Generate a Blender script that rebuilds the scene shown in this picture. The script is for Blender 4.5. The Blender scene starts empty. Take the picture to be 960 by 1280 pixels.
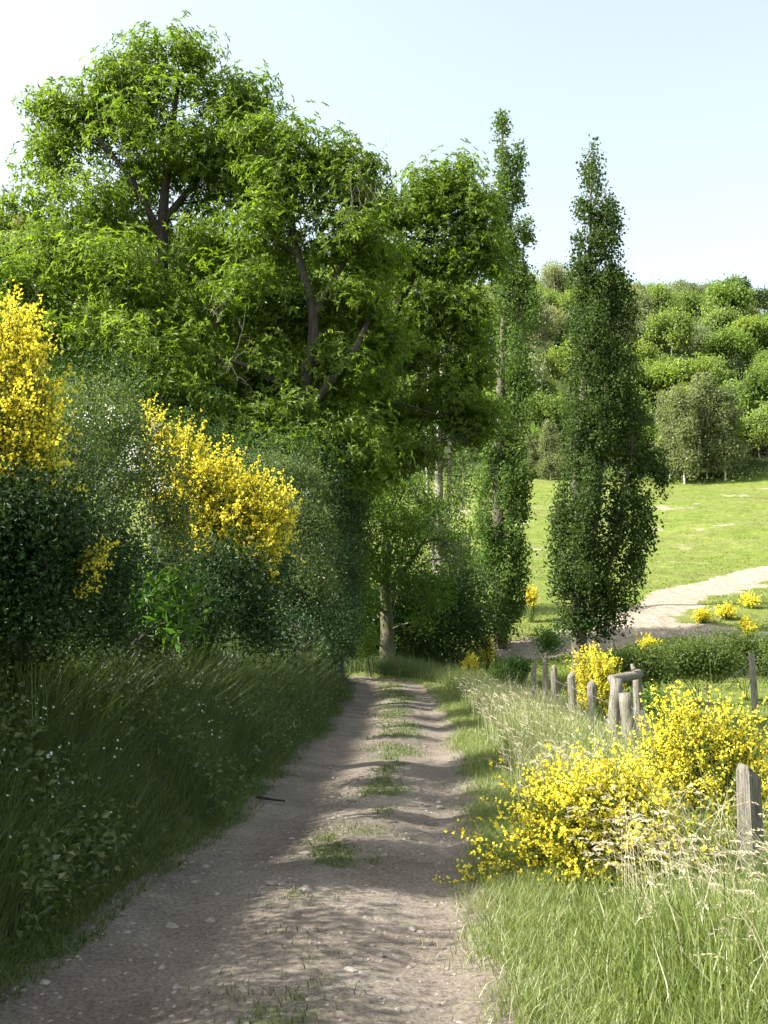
import bpy, math
import numpy as np

rng = np.random.default_rng(11)
R = math.radians
scene = bpy.context.scene
col = scene.collection

# ------------------------------------------------------------------ camera, sky, sun, exposure
CAM_Z = 1.75
PITCH = math.atan(190 / 1280)
cam_data = bpy.data.cameras.new('camera')
cam_data.sensor_fit = 'VERTICAL'
cam_data.sensor_height = 36.0
cam_data.lens = 36.0
cam_data.clip_start = 0.1
cam_data.clip_end = 5000
cam = bpy.data.objects.new('camera', cam_data)
col.objects.link(cam)
cam.location = (0, 0, CAM_Z)
cam.rotation_euler = (math.pi / 2 + PITCH, 0, 0)
scene.camera = cam

SUN_ELEV = R(40)
SUN_TO = np.array([-math.cos(R(11)) * math.cos(SUN_ELEV), -math.sin(R(11)) * math.cos(SUN_ELEV), math.sin(SUN_ELEV)])
world = bpy.data.worlds.new('World')
scene.world = world
world.use_nodes = True
wn = world.node_tree
wn.nodes.clear()
w_out = wn.nodes.new('ShaderNodeOutputWorld')
w_bg = wn.nodes.new('ShaderNodeBackground')
w_sky = wn.nodes.new('ShaderNodeTexSky')
w_sky.sky_type = 'NISHITA'
w_sky.sun_disc = False
w_sky.sun_elevation = SUN_ELEV
w_sky.sun_rotation = math.atan2(SUN_TO[0], SUN_TO[1])
w_sky.air_density = 1.0
w_sky.dust_density = 3.0
w_sky.ozone_density = 0.4
w_bg.inputs['Strength'].default_value = 0.105
w_hsv = wn.nodes.new('ShaderNodeHueSaturation')
w_hsv.inputs['Hue'].default_value = 0.468
w_hsv.inputs['Saturation'].default_value = 0.5
w_hsv.inputs['Value'].default_value = 1.22
wn.links.new(w_sky.outputs[0], w_hsv.inputs['Color'])
wn.links.new(w_hsv.outputs[0], w_bg.inputs['Color'])
wn.links.new(w_bg.outputs[0], w_out.inputs['Surface'])

sun_data = bpy.data.lights.new('sun', 'SUN')
sun_data.energy = 5.0
sun_data.angle = R(0.53)
sun_data.color = (1.0, 0.95, 0.86)
sun = bpy.data.objects.new('sun', sun_data)
col.objects.link(sun)
from mathutils import Vector
sun.rotation_euler = Vector(SUN_TO).to_track_quat('Z', 'Y').to_euler()
sun.location = (-30, 10, 40)

vs = scene.view_settings
vs.view_transform = 'Standard'
vs.look = 'None'
vs.gamma = 1.0
vs.exposure = 1.68
vs.use_curve_mapping = False
scene.cycles.max_bounces = 6
scene.cycles.diffuse_bounces = 3
scene.cycles.glossy_bounces = 2
scene.cycles.transmission_bounces = 4
scene.cycles.sample_clamp_indirect = 6.0

# ------------------------------------------------------------------ small maths
def smooth(a, b, x):
    t = np.clip((x - a) / (b - a), 0, 1)
    return t * t * (3 - 2 * t)

def _hash(ix, iy, seed):
    h = (ix.astype(np.int64) * 374761393 + iy.astype(np.int64) * 668265263 + seed * 982451653) & 0x7fffffff
    h = ((h ^ (h >> 13)) * 1274126177) & 0x7fffffff
    h = h ^ (h >> 16)
    return (h & 0xffff) / 65535.0

def vnoise(x, y, seed=0):
    ix = np.floor(x); iy = np.floor(y)
    fx = x - ix; fy = y - iy
    fx = fx * fx * (3 - 2 * fx); fy = fy * fy * (3 - 2 * fy)
    ix = ix.astype(np.int64); iy = iy.astype(np.int64)
    a = _hash(ix, iy, seed); b = _hash(ix + 1, iy, seed)
    c = _hash(ix, iy + 1, seed); d = _hash(ix + 1, iy + 1, seed)
    return (a * (1 - fx) + b * fx) * (1 - fy) + (c * (1 - fx) + d * fx) * fy

def fbm(x, y, oct=4, seed=0):
    s = 0; a = 0.5; t = 0
    for k in range(oct):
        s = s + a * vnoise(x * 2 ** k, y * 2 ** k, seed + k * 17); t += a; a *= 0.5
    return s / t

def unit(v):
    return v / np.maximum(np.linalg.norm(v, axis=-1, keepdims=True), 1e-9)

def rand_dir(n):
    return unit(rng.normal(size=(n, 3)))

# ------------------------------------------------------------------ lie of the land
def _tab(pts):
    ys = np.array([p[0] for p in pts], float); xs = np.array([p[1] for p in pts], float)
    yy = np.arange(-30, 80, 0.1)
    xx = np.interp(yy, ys, xs)
    k = np.ones(31) / 31
    xx = np.convolve(np.pad(xx, 15, mode='edge'), k, 'valid')
    return yy, xx

_XL = _tab([(-30, -3.0), (0, -2.2), (4.9, -1.94), (6.6, -1.77), (11.1, -1.43), (21, -1.05), (33, -1.02), (36.5, -1.3), (40, -2.3), (44, -4.8), (48, -9), (80, -60)])
_XR = _tab([(-30, -1.0), (0, 0.3), (4.9, 0.60), (6.6, 0.76), (11.1, 1.04), (21, 1.48), (33, 1.60), (36, 1.35), (39, 0.55), (42, -0.9), (46, -4), (50, -8.5), (80, -58)])

def xl(y): return np.interp(y, *_XL) + .10 * np.sin(y * 1.1) * np.sin(y * .37 + 1)
def xr(y): return np.interp(y, *_XR) + .09 * np.sin(y * 1.3 + 2) * np.sin(y * .45)
def road_z(y): return 0.03 * np.clip(y, -30, 44) + 0.01 * np.clip(y - 44, 0, 40)

BANK_S = [0, .2, .45, .8, 1.25, 2.0, 3.5, 8, 40, 400]
BANK_Z = [0, .08, .42, .95, 1.45, 1.85, 2.2, 2.8, 5.2, 9]
VERGE_S = [0, .3, 1, 2.0, 3.2, 6, 12, 40, 400]
VERGE_Z = [0, .03, -.04, -.36, -.52, -.8, -1.0, -1.0, -1.0]
FAR_Y = [-100, 40, 48, 60, 80, 100, 120, 150, 165, 200, 250, 300, 330, 420, 1200]
FAR_Z = [.8, .8, 2.0, 4.7, 9.8, 15.2, 20.8, 28.8, 35, 57, 86, 110, 116, 108, 60]

def H(x, y):
    x = np.asarray(x, float); y = np.asarray(y, float)
    sl = xl(y) - x; sr = x - xr(y)
    z = road_z(y)
    base = z + np.interp(sl, BANK_S, BANK_Z) * (sl > 0) + np.interp(sr, VERGE_S, VERGE_Z) * (sr > 0)
    far = np.interp(y, FAR_Y, FAR_Z)
    u = x / np.maximum(y, 30)
    far = far * (1 + 0.17 * smooth(.12, -.35, u) * smooth(120, 260, y) - .035 * smooth(.1, .45, u) * smooth(120, 260, y))
    far = far + (fbm(x / 22, y / 22, 3, 5) - .5) * 2.2 * smooth(50, 90, y)
    w = smooth(42, 60, y)
    # a low grassy rise where the lane turns away
    mound = .45 * np.exp(-((x - 1.6) / 2.6) ** 2 - ((y - 42.5) / 2.0) ** 2) * (sr > 0)
    h = base * (1 - w) + far * w + mound
    rough = (fbm(x / 1.7, y / 1.7, 3, 9) - .5) * .22 * np.clip(np.maximum(sl, sr) / 1.0, 0, 1)
    return h + rough

def H1(x, y): return float(H(np.array([x]), np.array([y]))[0])

def ray(px, py):
    u = (px - 480) / 1280; v = (640 - py) / 1280
    return np.array([u, math.cos(PITCH) - v * math.sin(PITCH), math.sin(PITCH) + v * math.cos(PITCH)])

def P(px, py, d):
    r = ray(px, py)
    return np.array([0, 0, CAM_Z]) + r * (d / r[1])

def G(px, py, d0=4, d1=420):
    """where a sight line meets the ground"""
    r = ray(px, py)
    ts = np.geomspace(d0, d1, 4000)
    pts = np.array([0, 0, CAM_Z]) + r[None] * (ts / r[1])[:, None]
    below = pts[:, 2] < H(pts[:, 0], pts[:, 1])
    i = int(np.argmax(below))
    return pts[i] if below.any() else pts[-1]

# ------------------------------------------------------------------ object helpers
def build(name, V, F, mat, parent=None, base=(0, 0, 0), attrs=None, smooth_shade=False):
    V = np.asarray(V, np.float32) - np.asarray(base, np.float32)
    F = np.asarray(F, np.int32)
    me = bpy.data.meshes.new(name)
    n, k = F.shape
    me.vertices.add(len(V)); me.vertices.foreach_set('co', V.ravel())
    me.loops.add(n * k); me.loops.foreach_set('vertex_index', F.ravel())
    me.polygons.add(n); me.polygons.foreach_set('loop_start', np.arange(0, n * k, k, dtype=np.int32))
    me.update(calc_edges=True)
    if smooth_shade:
        me.polygons.foreach_set('use_smooth', np.ones(n, bool))
    else:
        me.polygons.foreach_set('use_smooth', np.zeros(n, bool))
    for an, (dom, val) in (attrs or {}).items():
        a = me.attributes.new(an, 'FLOAT', dom)
        a.data.foreach_set('value', np.asarray(val, np.float32).ravel())
    if mat: me.materials.append(mat)
    o = bpy.data.objects.new(name, me)
    col.objects.link(o)
    if parent is None:
        o.location = base
    else:
        o.parent = parent
    return o

def tag(o, label=None, cat=None, group=None, kind=None):
    if label: o['label'] = label
    if cat: o['category'] = cat
    if group: o['group'] = group
    if kind: o['kind'] = kind
    return o

def thing(name, label, cat, base, group=None):
    o = bpy.data.objects.new(name, None)
    o.empty_display_size = 0.2
    col.objects.link(o)
    o.location = base
    tag(o, label, cat, group)
    return o

def cat_mesh(parts):
    """join (V, F, var) triples"""
    Vs, Fs, As, off = [], [], [], 0
    for V, F, A in parts:
        Vs.append(V); Fs.append(F + off); As.append(A); off += len(V)
    return np.concatenate(Vs), np.concatenate(Fs), np.concatenate(As)

def leaves(Pb, D, N, L, W, fold=.22, droop=.12, var=None, mid=.45):
    n = len(Pb)
    L = np.broadcast_to(np.asarray(L, float), (n,))[:, None]
    W = np.broadcast_to(np.asarray(W, float), (n,))[:, None]
    D = unit(D); S = unit(np.cross(D, N)); N = np.cross(S, D)
    m = Pb + D * L * mid
    V = np.stack([Pb, m + S * W * .5 + N * fold * W, Pb + D * L - N * droop * L, m - S * W * .5 + N * fold * W], 1).reshape(-1, 3)
    i = np.arange(n)[:, None] * 4
    F = np.concatenate([i + [[0, 1, 2]], i + [[0, 2, 3]]], 1).reshape(-1, 3)
    if var is None: var = rng.random(n)
    return V, F, np.repeat(var, 2)

def blades(Pb, h, w, az, lean, var=None, sag=.25, near=None):
    n = len(Pb)
    if near is not None:
        k = Pb[:, 1] < near
        if var is None: var = rng.random(n)
        a_ = blades(Pb[k], h[k], w[k], az[k], lean[k], var[k], sag)
        k = ~k; m_ = int(k.sum())
        tw = rng.uniform(0, 6.28, m_)
        sd = np.stack([np.cos(tw), np.sin(tw), np.zeros(m_)], 1) * (w[k] * .6)[:, None]
        ad = np.stack([np.cos(az[k]), np.sin(az[k]), np.zeros(m_)], 1)
        hh = h[k][:, None]; ln = lean[k][:, None]
        tip = Pb[k] + np.array([0, 0, 1.0]) * hh * (1 - sag * ln) + ad * hh * ln
        return cat_mesh([a_, (np.stack([Pb[k] - sd, Pb[k] + sd, tip], 1).reshape(-1, 3), np.arange(m_ * 3).reshape(-1, 3), var[k])])
    a = np.stack([np.cos(az), np.sin(az), np.zeros(n)], 1)
    tw = az + math.pi / 2 + rng.normal(0, .7, n)
    s = np.stack([np.cos(tw), np.sin(tw), np.zeros(n)], 1)
    up = np.array([0, 0, 1.0])
    h = h[:, None]; w = w[:, None]; lean = lean[:, None]
    def pt(t): return Pb + up * h * (t - sag * lean * t * t) + a * h * lean * t ** 1.8
    V = np.stack([Pb - s * w * .5, Pb + s * w * .5, pt(.55) - s * w * .42, pt(.55) + s * w * .42, pt(1.0)], 1).reshape(-1, 3)
    i = np.arange(n)[:, None] * 5
    F = np.concatenate([i + [[0, 1, 3]], i + [[0, 3, 2]], i + [[2, 3, 4]]], 1).reshape(-1, 3)
    if var is None: var = rng.random(n)
    return V, F, np.repeat(var, 3)

def tube(pts, rad, sides=5, jitter=0.0, cap=False):
    pts = np.asarray(pts, float); m = len(pts)
    rad = np.broadcast_to(np.asarray(rad, float), (m,))
    T = unit(np.gradient(pts, axis=0))
    ref = np.array([0.31, 0.83, 0.21]) if abs(T[0, 2]) > .6 else np.array([0.1, 0.2, 0.97])
    A = unit(np.cross(T, ref)); B = np.cross(T, A)
    ang = np.arange(sides) * 2 * math.pi / sides
    rr = rad[:, None] * (1 + (rng.normal(0, jitter, (m, sides)) if jitter else 0))
    V = pts[:, None] + A[:, None] * (np.cos(ang) * rr)[..., None] + B[:, None] * (np.sin(ang) * rr)[..., None]
    V = V.reshape(-1, 3)
    i = np.arange(m - 1)[:, None] * sides; j = np.arange(sides)[None]; j2 = (j + 1) % sides
    q = np.stack([i + j, i + j2, i + sides + j2, i + sides + j], -1).reshape(-1, 4)
    F = np.concatenate([q[:, [0, 1, 2]], q[:, [0, 2, 3]]])
    if cap:
        V = np.concatenate([V, pts[-1:]]); e = (m - 1) * sides; c = len(V) - 1
        F = np.concatenate([F, np.stack([e + np.arange(sides), e + (np.arange(sides) + 1) % sides, np.full(sides, c)], 1)])
    return V, F, np.full(len(F), rng.random())

def resample(poly, step):
    poly = np.asarray(poly, float)
    seg = np.linalg.norm(np.diff(poly, axis=0), axis=1)
    s = np.concatenate([[0], np.cumsum(seg)])
    n = max(3, int(s[-1] / step) + 1)
    t = np.linspace(0, s[-1], n)
    out = np.stack([np.interp(t, s, poly[:, k]) for k in range(3)], 1)
    for _ in range(2):
        out[1:-1] = (out[:-2] + 2 * out[1:-1] + out[2:]) / 4
    return out

def grow(trunks, targets, r_tip=.006, power=.5, steep=.3, step=.35, bow=.12, keep=0.15):
    """branches from the trunk lines out to every target, thick where they carry many twigs"""
    pos, par, plen, trad = [], [], [], []
    for poly, r0, r1 in trunks:
        q = resample(poly, step)
        if pos:
            i0 = int(np.argmin(np.linalg.norm(np.array(pos) - q[0], axis=1)))
        else:
            i0 = -1
        for k, p in enumerate(q):
            par.append(i0 if k == 0 else len(pos) - 1)
            pos.append(p); plen.append(0.0)
            trad.append(r0 + (r1 - r0) * k / (len(q) - 1))
    ntr = len(pos)
    cap = ntr + len(targets) * 40
    PA = np.zeros((cap, 3)); PA[:ntr] = pos
    PL = np.zeros(cap); n = ntr
    par = list(par)
    tp = PA[:ntr]
    dist0 = np.array([np.min(np.linalg.norm(tp - t, axis=1)) for t in targets])
    paths = []
    for ti in np.argsort(dist0):
        t = targets[ti]
        dv = t - PA[:n]
        d = np.linalg.norm(dv, axis=1)
        hd = np.linalg.norm(dv[:, :2], axis=1)
        cost = d + keep * PL[:n] + np.maximum(0, steep * hd - dv[:, 2]) * 1.2
        i = int(np.argmin(cost)); L = d[i]
        k = max(2, min(30, int(L / step)))
        c = PA[i] + (t - PA[i]) * .5 + np.array([0, 0, bow * L]) + rng.normal(0, .07 * L, 3)
        s = np.linspace(0, 1, k + 1)[1:, None]
        q = (1 - s) ** 2 * PA[i] + 2 * s * (1 - s) * c + s * s * t
        idx = [i]
        for p in q:
            if n >= cap: break
            PA[n] = p; PL[n] = PL[idx[-1]] + L / k; par.append(idx[-1]); idx.append(n); n += 1
        paths.append(idx)
    cnt = np.zeros(n)
    for idx in paths: cnt[idx[-1]] += 1
    for i in range(n - 1, -1, -1):
        if par[i] >= 0: cnt[par[i]] += cnt[i]
    rad = r_tip * np.maximum(cnt, 1) ** power
    rad[:ntr] = trad
    parts = []
    for idx in paths:
        rr = rad[idx].copy()
        rr[0] = min(rr[0], rr[1] * 1.25)
        parts.append(tube(PA[idx], rr, 6 if rr[0] > .06 else (4 if rr[0] > .02 else 3)))
    return cat_mesh(parts), PA, par, n

def lobe_pts(lobes, n, fill=.5, shell=True):
    """points through a set of ellipsoids given as centre and radii"""
    c = np.array([l[0] for l in lobes]); r = np.array([l[1] for l in lobes])
    w = (r[:, 0] * r[:, 2]) ** .9; w = w / w.sum()
    k = rng.choice(len(lobes), n, p=w)
    d = rand_dir(n) * (rng.random(n) ** (1 / 3 if not shell else fill / 1.6))[:, None]
    return c[k] + d * r[k], d

def plobes(lst, d, deep=1.0):
    out = []
    for l in lst:
        px, py, rx, ry = l[:4]
        dd = d + (l[4] if len(l) > 4 else 0)
        out.append((P(px, py, dd), np.array([rx * dd / 1280, .5 * (rx + ry) * dd / 1280 * deep, ry * dd / 1280])))
    return out

def sublobes(lobes, k, f, sq=1.0):
    out = []
    for c, r in lobes:
        d = rand_dir(k)
        for q in d:
            out.append((c + q * r * (1 - f) * rng.uniform(.75, 1.1), r * f * rng.uniform(.75, 1.25) * np.array([1, 1, sq])))
    return out

# ------------------------------------------------------------------ materials
def new_mat(name):
    m = bpy.data.materials.new(name); m.use_nodes = True
    nt = m.node_tree; nt.nodes.clear()
    out = nt.nodes.new('ShaderNodeOutputMaterial')
    return m, nt, out

def N_(nt, kind, **kw):
    nd = nt.nodes.new(kind)
    for k, v in kw.items(): setattr(nd, k, v)
    return nd

def ramp(nt, fac, stops):
    r = nt.nodes.new('ShaderNodeValToRGB')
    el = r.color_ramp.elements
    while len(el) > 1: el.remove(el[-1])
    el[0].position = stops[0][0]; el[0].color = (*stops[0][1], 1)
    for p, c in stops[1:]:
        e = el.new(p); e.color = (*c, 1)
    if fac is not None: nt.links.new(fac, r.inputs[0])
    return r.outputs[0]

def noise(nt, scale, detail=4, rough=.6, coord=None, stretch=None):
    t = nt.nodes.new('ShaderNodeTexNoise')
    t.inputs['Scale'].default_value = scale; t.inputs['Detail'].default_value = detail; t.inputs['Roughness'].default_value = rough
    if coord is None:
        coord = nt.nodes.new('ShaderNodeTexCoord').outputs['Object']
    if stretch:
        mp = nt.nodes.new('ShaderNodeMapping'); mp.inputs['Scale'].default_value = stretch
        nt.links.new(coord, mp.inputs[0]); coord = mp.outputs[0]
    nt.links.new(coord, t.inputs['Vector'])
    return t.outputs['Fac']

def attr(nt, name):
    a = nt.nodes.new('ShaderNodeAttribute'); a.attribute_name = name
    return a.outputs['Fac']

def mixc(nt, fac, a, b):
    m = nt.nodes.new('ShaderNodeMix'); m.data_type = 'RGBA'
    for sock, v in ((m.inputs[0], fac), (m.inputs[6], a), (m.inputs[7], b)):
        if isinstance(v, (int, float)): sock.default_value = v
        elif isinstance(v, tuple): sock.default_value = (*v, 1)
        else: nt.links.new(v, sock)
    return m.outputs[2]

def leaf_mat(name, stops, trans=.38, tint=(1.5, 1.45, .7), rough=.5, spec=.35, patch=None, vary=False):
    m, nt, out = new_mat(name)
    c = ramp(nt, attr(nt, 'var'), stops)
    if vary:
        oi = N_(nt, 'ShaderNodeObjectInfo')
        vv = ramp(nt, oi.outputs['Random'], [(0, (.62, .70, .62)), (.3, (1.0, 1.0, 1.1)), (.55, (.78, .9, .7)), (.8, (1.15, 1.08, .95)), (1, (.9, 1.02, 1.0))])
        mv = N_(nt, 'ShaderNodeMix'); mv.data_type = 'RGBA'; mv.blend_type = 'MULTIPLY'; mv.inputs[0].default_value = 1
        nt.links.new(c, mv.inputs[6]); nt.links.new(vv, mv.inputs[7]); c = mv.outputs[2]
    if patch:
        f = noise(nt, patch[0], 2, .5)
        mr = N_(nt, 'ShaderNodeMapRange'); mr.inputs[1].default_value = .4; mr.inputs[2].default_value = .62
        nt.links.new(f, mr.inputs[0])
        c = mixc(nt, mr.outputs[0], c, patch[1])
    p = N_(nt, 'ShaderNodeBsdfPrincipled')
    p.inputs['Roughness'].default_value = rough
    p.inputs['Specular IOR Level'].default_value = spec
    nt.links.new(c, p.inputs['Base Color'])
    t = N_(nt, 'ShaderNodeBsdfTranslucent')
    mu = N_(nt, 'ShaderNodeMix'); mu.data_type = 'RGBA'; mu.blend_type = 'MULTIPLY'
    mu.inputs[0].default_value = 1; mu.inputs[7].default_value = (*tint, 1)
    nt.links.new(c, mu.inputs[6]); nt.links.new(mu.outputs[2], t.inputs['Color'])
    mx = N_(nt, 'ShaderNodeMixShader'); mx.inputs[0].default_value = trans
    nt.links.new(p.outputs[0], mx.inputs[1]); nt.links.new(t.outputs[0], mx.inputs[2])
    nt.links.new(mx.outputs[0], out.inputs['Surface'])
    return m

def solid_mat(name, colour, rough=.85, bump=None, spec=.25):
    """colour(nt) -> colour socket; bump = (socket maker, strength, distance)"""
    m, nt, out = new_mat(name)
    p = N_(nt, 'ShaderNodeBsdfPrincipled')
    p.inputs['Roughness'].default_value = rough; p.inputs['Specular IOR Level'].default_value = spec
    c = colour(nt)
    if isinstance(c, tuple): p.inputs['Base Color'].default_value = (*c, 1)
    else: nt.links.new(c, p.inputs['Base Color'])
    if bump:
        b = N_(nt, 'ShaderNodeBump'); b.inputs['Strength'].default_value = bump[1]; b.inputs['Distance'].default_value = bump[2]
        nt.links.new(bump[0](nt), b.inputs['Height']); nt.links.new(b.outputs[0], p.inputs['Normal'])
    nt.links.new(p.outputs[0], out.inputs['Surface'])
    return m

M = {}
M['chestnut'] = leaf_mat('chestnut_leaf', [(0, (.052, .092, .013)), (.5, (.105, .163, .02)), (1, (.175, .235, .036))], trans=.52, tint=(1.5, 1.6, .6))
M['poplar'] = leaf_mat('poplar_leaf', [(0, (.026, .052, .014)), (.6, (.045, .080, .018)), (1, (.085, .12, .026))], trans=.34, rough=.6, spec=.15)
M['poplar_light'] = leaf_mat('poplar_leaf_light', [(0, (.05, .09, .022)), (.6, (.085, .15, .035)), (1, (.14, .19, .05))], trans=.36, rough=.6, spec=.15)
M['ash'] = leaf_mat('roadside_leaf', [(0, (.055, .115, .014)), (.5, (.09, .165, .02)), (1, (.145, .235, .034))], trans=.52)
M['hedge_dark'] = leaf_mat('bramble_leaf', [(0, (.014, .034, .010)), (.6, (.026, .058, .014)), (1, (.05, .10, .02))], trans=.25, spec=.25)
M['hawthorn'] = leaf_mat('hawthorn_leaf', [(0, (.045, .08, .022)), (.6, (.095, .145, .042)), (1, (.17, .22, .08))], trans=.36)
M['sapling'] = leaf_mat('sapling_leaf', [(0, (.04, .10, .012)), (1, (.09, .18, .025))], trans=.4)
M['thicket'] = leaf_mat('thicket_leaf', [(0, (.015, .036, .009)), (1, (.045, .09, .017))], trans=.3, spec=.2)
M['broom_leaf'] = leaf_mat('broom_leaf', [(0, (.05, .10, .02)), (1, (.11, .17, .035))], trans=.3)
M['broom_flower'] = leaf_mat('broom_flower', [(0, (.82, .66, .03)), (.5, (.88, .78, .07)), (1, (.90, .85, .20))], trans=.35, tint=(1.05, 1.02, .6), rough=.6, spec=.2)
M['blossom'] = leaf_mat('white_blossom', [(0, (.6, .6, .5)), (1, (.8, .8, .74))], trans=.3, tint=(1, 1, 1), spec=.1)
M['hill_lime'] = leaf_mat('hill_leaf_lime', [(0, (.125, .185, .045)), (.6, (.18, .25, .06)), (1, (.24, .31, .085))], trans=.5, vary=True)
M['hill_green'] = leaf_mat('hill_leaf_green', [(0, (.12, .175, .055)), (.6, (.17, .23, .07)), (1, (.22, .28, .09))], trans=.5, vary=True)
M['hill_grey'] = leaf_mat('hill_leaf_grey', [(0, (.14, .165, .09)), (.6, (.20, .225, .125)), (1, (.26, .28, .165))], trans=.44, vary=True)
M['hill_dark'] = leaf_mat('hill_leaf_dark', [(0, (.025, .055, .02)), (1, (.06, .10, .035))], trans=.25)
M['birch'] = leaf_mat('birch_leaf', [(0, (.10, .135, .055)), (.6, (.16, .195, .085)), (1, (.22, .25, .12))], trans=.44)
M['scrub'] = leaf_mat('scrub_leaf', [(0, (.05, .09, .02)), (1, (.13, .18, .04))], trans=.42)
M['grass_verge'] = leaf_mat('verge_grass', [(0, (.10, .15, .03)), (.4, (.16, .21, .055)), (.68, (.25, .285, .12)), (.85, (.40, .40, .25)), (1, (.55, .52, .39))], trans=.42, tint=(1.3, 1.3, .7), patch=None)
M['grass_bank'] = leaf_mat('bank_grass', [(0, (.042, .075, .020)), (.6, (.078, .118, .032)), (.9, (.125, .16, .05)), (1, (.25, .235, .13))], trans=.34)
M['grass_short'] = leaf_mat('short_grass', [(0, (.045, .075, .016)), (.7, (.075, .11, .024)), (1, (.16, .17, .07))], trans=.3)
M['grass_field'] = leaf_mat('meadow_grass', [(0, (.09, .125, .018)), (.7, (.125, .165, .026)), (1, (.19, .21, .06))], trans=.3)
M['seed'] = leaf_mat('grass_seed', [(0, (.48, .42, .27)), (1, (.68, .63, .47))], trans=.35, tint=(1, 1, .9), spec=.15)

def bark(name, a, b, scale=5, moss=None):
    def c(nt):
        f = noise(nt, scale, 5, .65, stretch=(3, 3, .7))
        cc = ramp(nt, f, [(.3, a), (.7, b)])
        if moss:
            g = noise(nt, 1.7, 3, .6)
            mr = N_(nt, 'ShaderNodeMapRange'); mr.inputs[1].default_value = .45; mr.inputs[2].default_value = .6
            nt.links.new(g, mr.inputs[0]); cc = mixc(nt, mr.outputs[0], cc, moss)
        return cc
    return solid_mat(name, c, .9, (lambda nt: noise(nt, scale * 3, 5, .7, stretch=(4, 4, .6)), .7, .03))
M['bark'] = bark('chestnut_bark', (.03, .025, .02), (.075, .063, .05))
M['bark_pale'] = bark('poplar_bark', (.16, .14, .11), (.36, .33, .27), 4)
M['bark_poplar'] = bark('dark_poplar_bark', (.05, .043, .035), (.15, .13, .10), 4)
M['bark_moss'] = bark('mossy_bark', (.06, .05, .038), (.17, .15, .11), 5, (.07, .085, .03))
M['bark_birch'] = bark('birch_bark', (.30, .28, .24), (.62, .60, .55), 3)
M['dead_wood'] = bark('dead_twig', (.10, .085, .065), (.24, .21, .17), 8)
M['broom_stem'] = solid_mat('broom_stem', lambda nt: ramp(nt, noise(nt, 6, 3), [(.35, (.06, .10, .02)), (.7, (.11, .16, .035))]), .6)

def wood_c(nt):
    f = noise(nt, 6, 6, .7, stretch=(9, 9, .55))
    c = ramp(nt, f, [(.32, (.055, .047, .038)), (.47, (.19, .172, .14)), (.72, (.36, .34, .295))])
    g = noise(nt, 9, 4, .7)
    mr = N_(nt, 'ShaderNodeMapRange'); mr.inputs[1].default_value = .56; mr.inputs[2].default_value = .7; mr.inputs[4].default_value = .65
    nt.links.new(g, mr.inputs[0])
    return mixc(nt, mr.outputs[0], c, (.21, .22, .10))
M['post_wood'] = solid_mat('weathered_wood', wood_c, .85, (lambda nt: noise(nt, 9, 6, .8, stretch=(14, 14, .5)), 1.0, .03))
M['wire'] = solid_mat('fence_wire', lambda nt: (.28, .27, .25), .5)
M['wire'].node_tree.nodes['Principled BSDF'].inputs['Metallic'].default_value = .7

def dirt_col(nt):
    a = ramp(nt, noise(nt, .9, 6, .65), [(.3, (.102, .085, .068)), (.55, (.172, .147, .120)), (.75, (.245, .217, .182))])
    big = ramp(nt, noise(nt, .33, 4, .6, stretch=(2.2, .7, 1)), [(.35, (.78, .78, .78)), (.65, (1.12, 1.1, 1.08))])
    mb = N_(nt, 'ShaderNodeMix'); mb.data_type = 'RGBA'; mb.blend_type = 'MULTIPLY'; mb.inputs[0].default_value = 1
    nt.links.new(a, mb.inputs[6]); nt.links.new(big, mb.inputs[7]); a = mb.outputs[2]
    f = noise(nt, 42, 3, .7)
    g = ramp(nt, f, [(.38, (.62, .62, .62)), (.52, (1, 1, 1)), (.66, (1.25, 1.22, 1.18))])
    mu = N_(nt, 'ShaderNodeMix'); mu.data_type = 'RGBA'; mu.blend_type = 'MULTIPLY'; mu.inputs[0].default_value = 1
    nt.links.new(a, mu.inputs[6]); nt.links.new(g, mu.inputs[7])
    return mu.outputs[2]

def track_c(nt):
    d = dirt_col(nt)
    g = ramp(nt, noise(nt, 25, 4, .7), [(.35, (.045, .06, .018)), (.7, (.10, .12, .04))])
    ad = N_(nt, 'ShaderNodeMath', operation='ADD')
    nt.links.new(attr(nt, 'grassy'), ad.inputs[0])
    sb = N_(nt, 'ShaderNodeMath', operation='MULTIPLY_ADD'); sb.inputs[1].default_value = 1.1; sb.inputs[2].default_value = -.55
    nt.links.new(noise(nt, 9, 5, .7), sb.inputs[0]); nt.links.new(sb.outputs[0], ad.inputs[1])
    mr = N_(nt, 'ShaderNodeMapRange'); mr.inputs[1].default_value = .42; mr.inputs[2].default_value = .72; mr.inputs[4].default_value = .75
    nt.links.new(ad.outputs[0], mr.inputs[0])
    return mixc(nt, mr.outputs[0], d, g)
M['track'] = solid_mat('track_earth', track_c, .95, (lambda nt: noise(nt, 38, 5, .75), .6, .02), .15)

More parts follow.
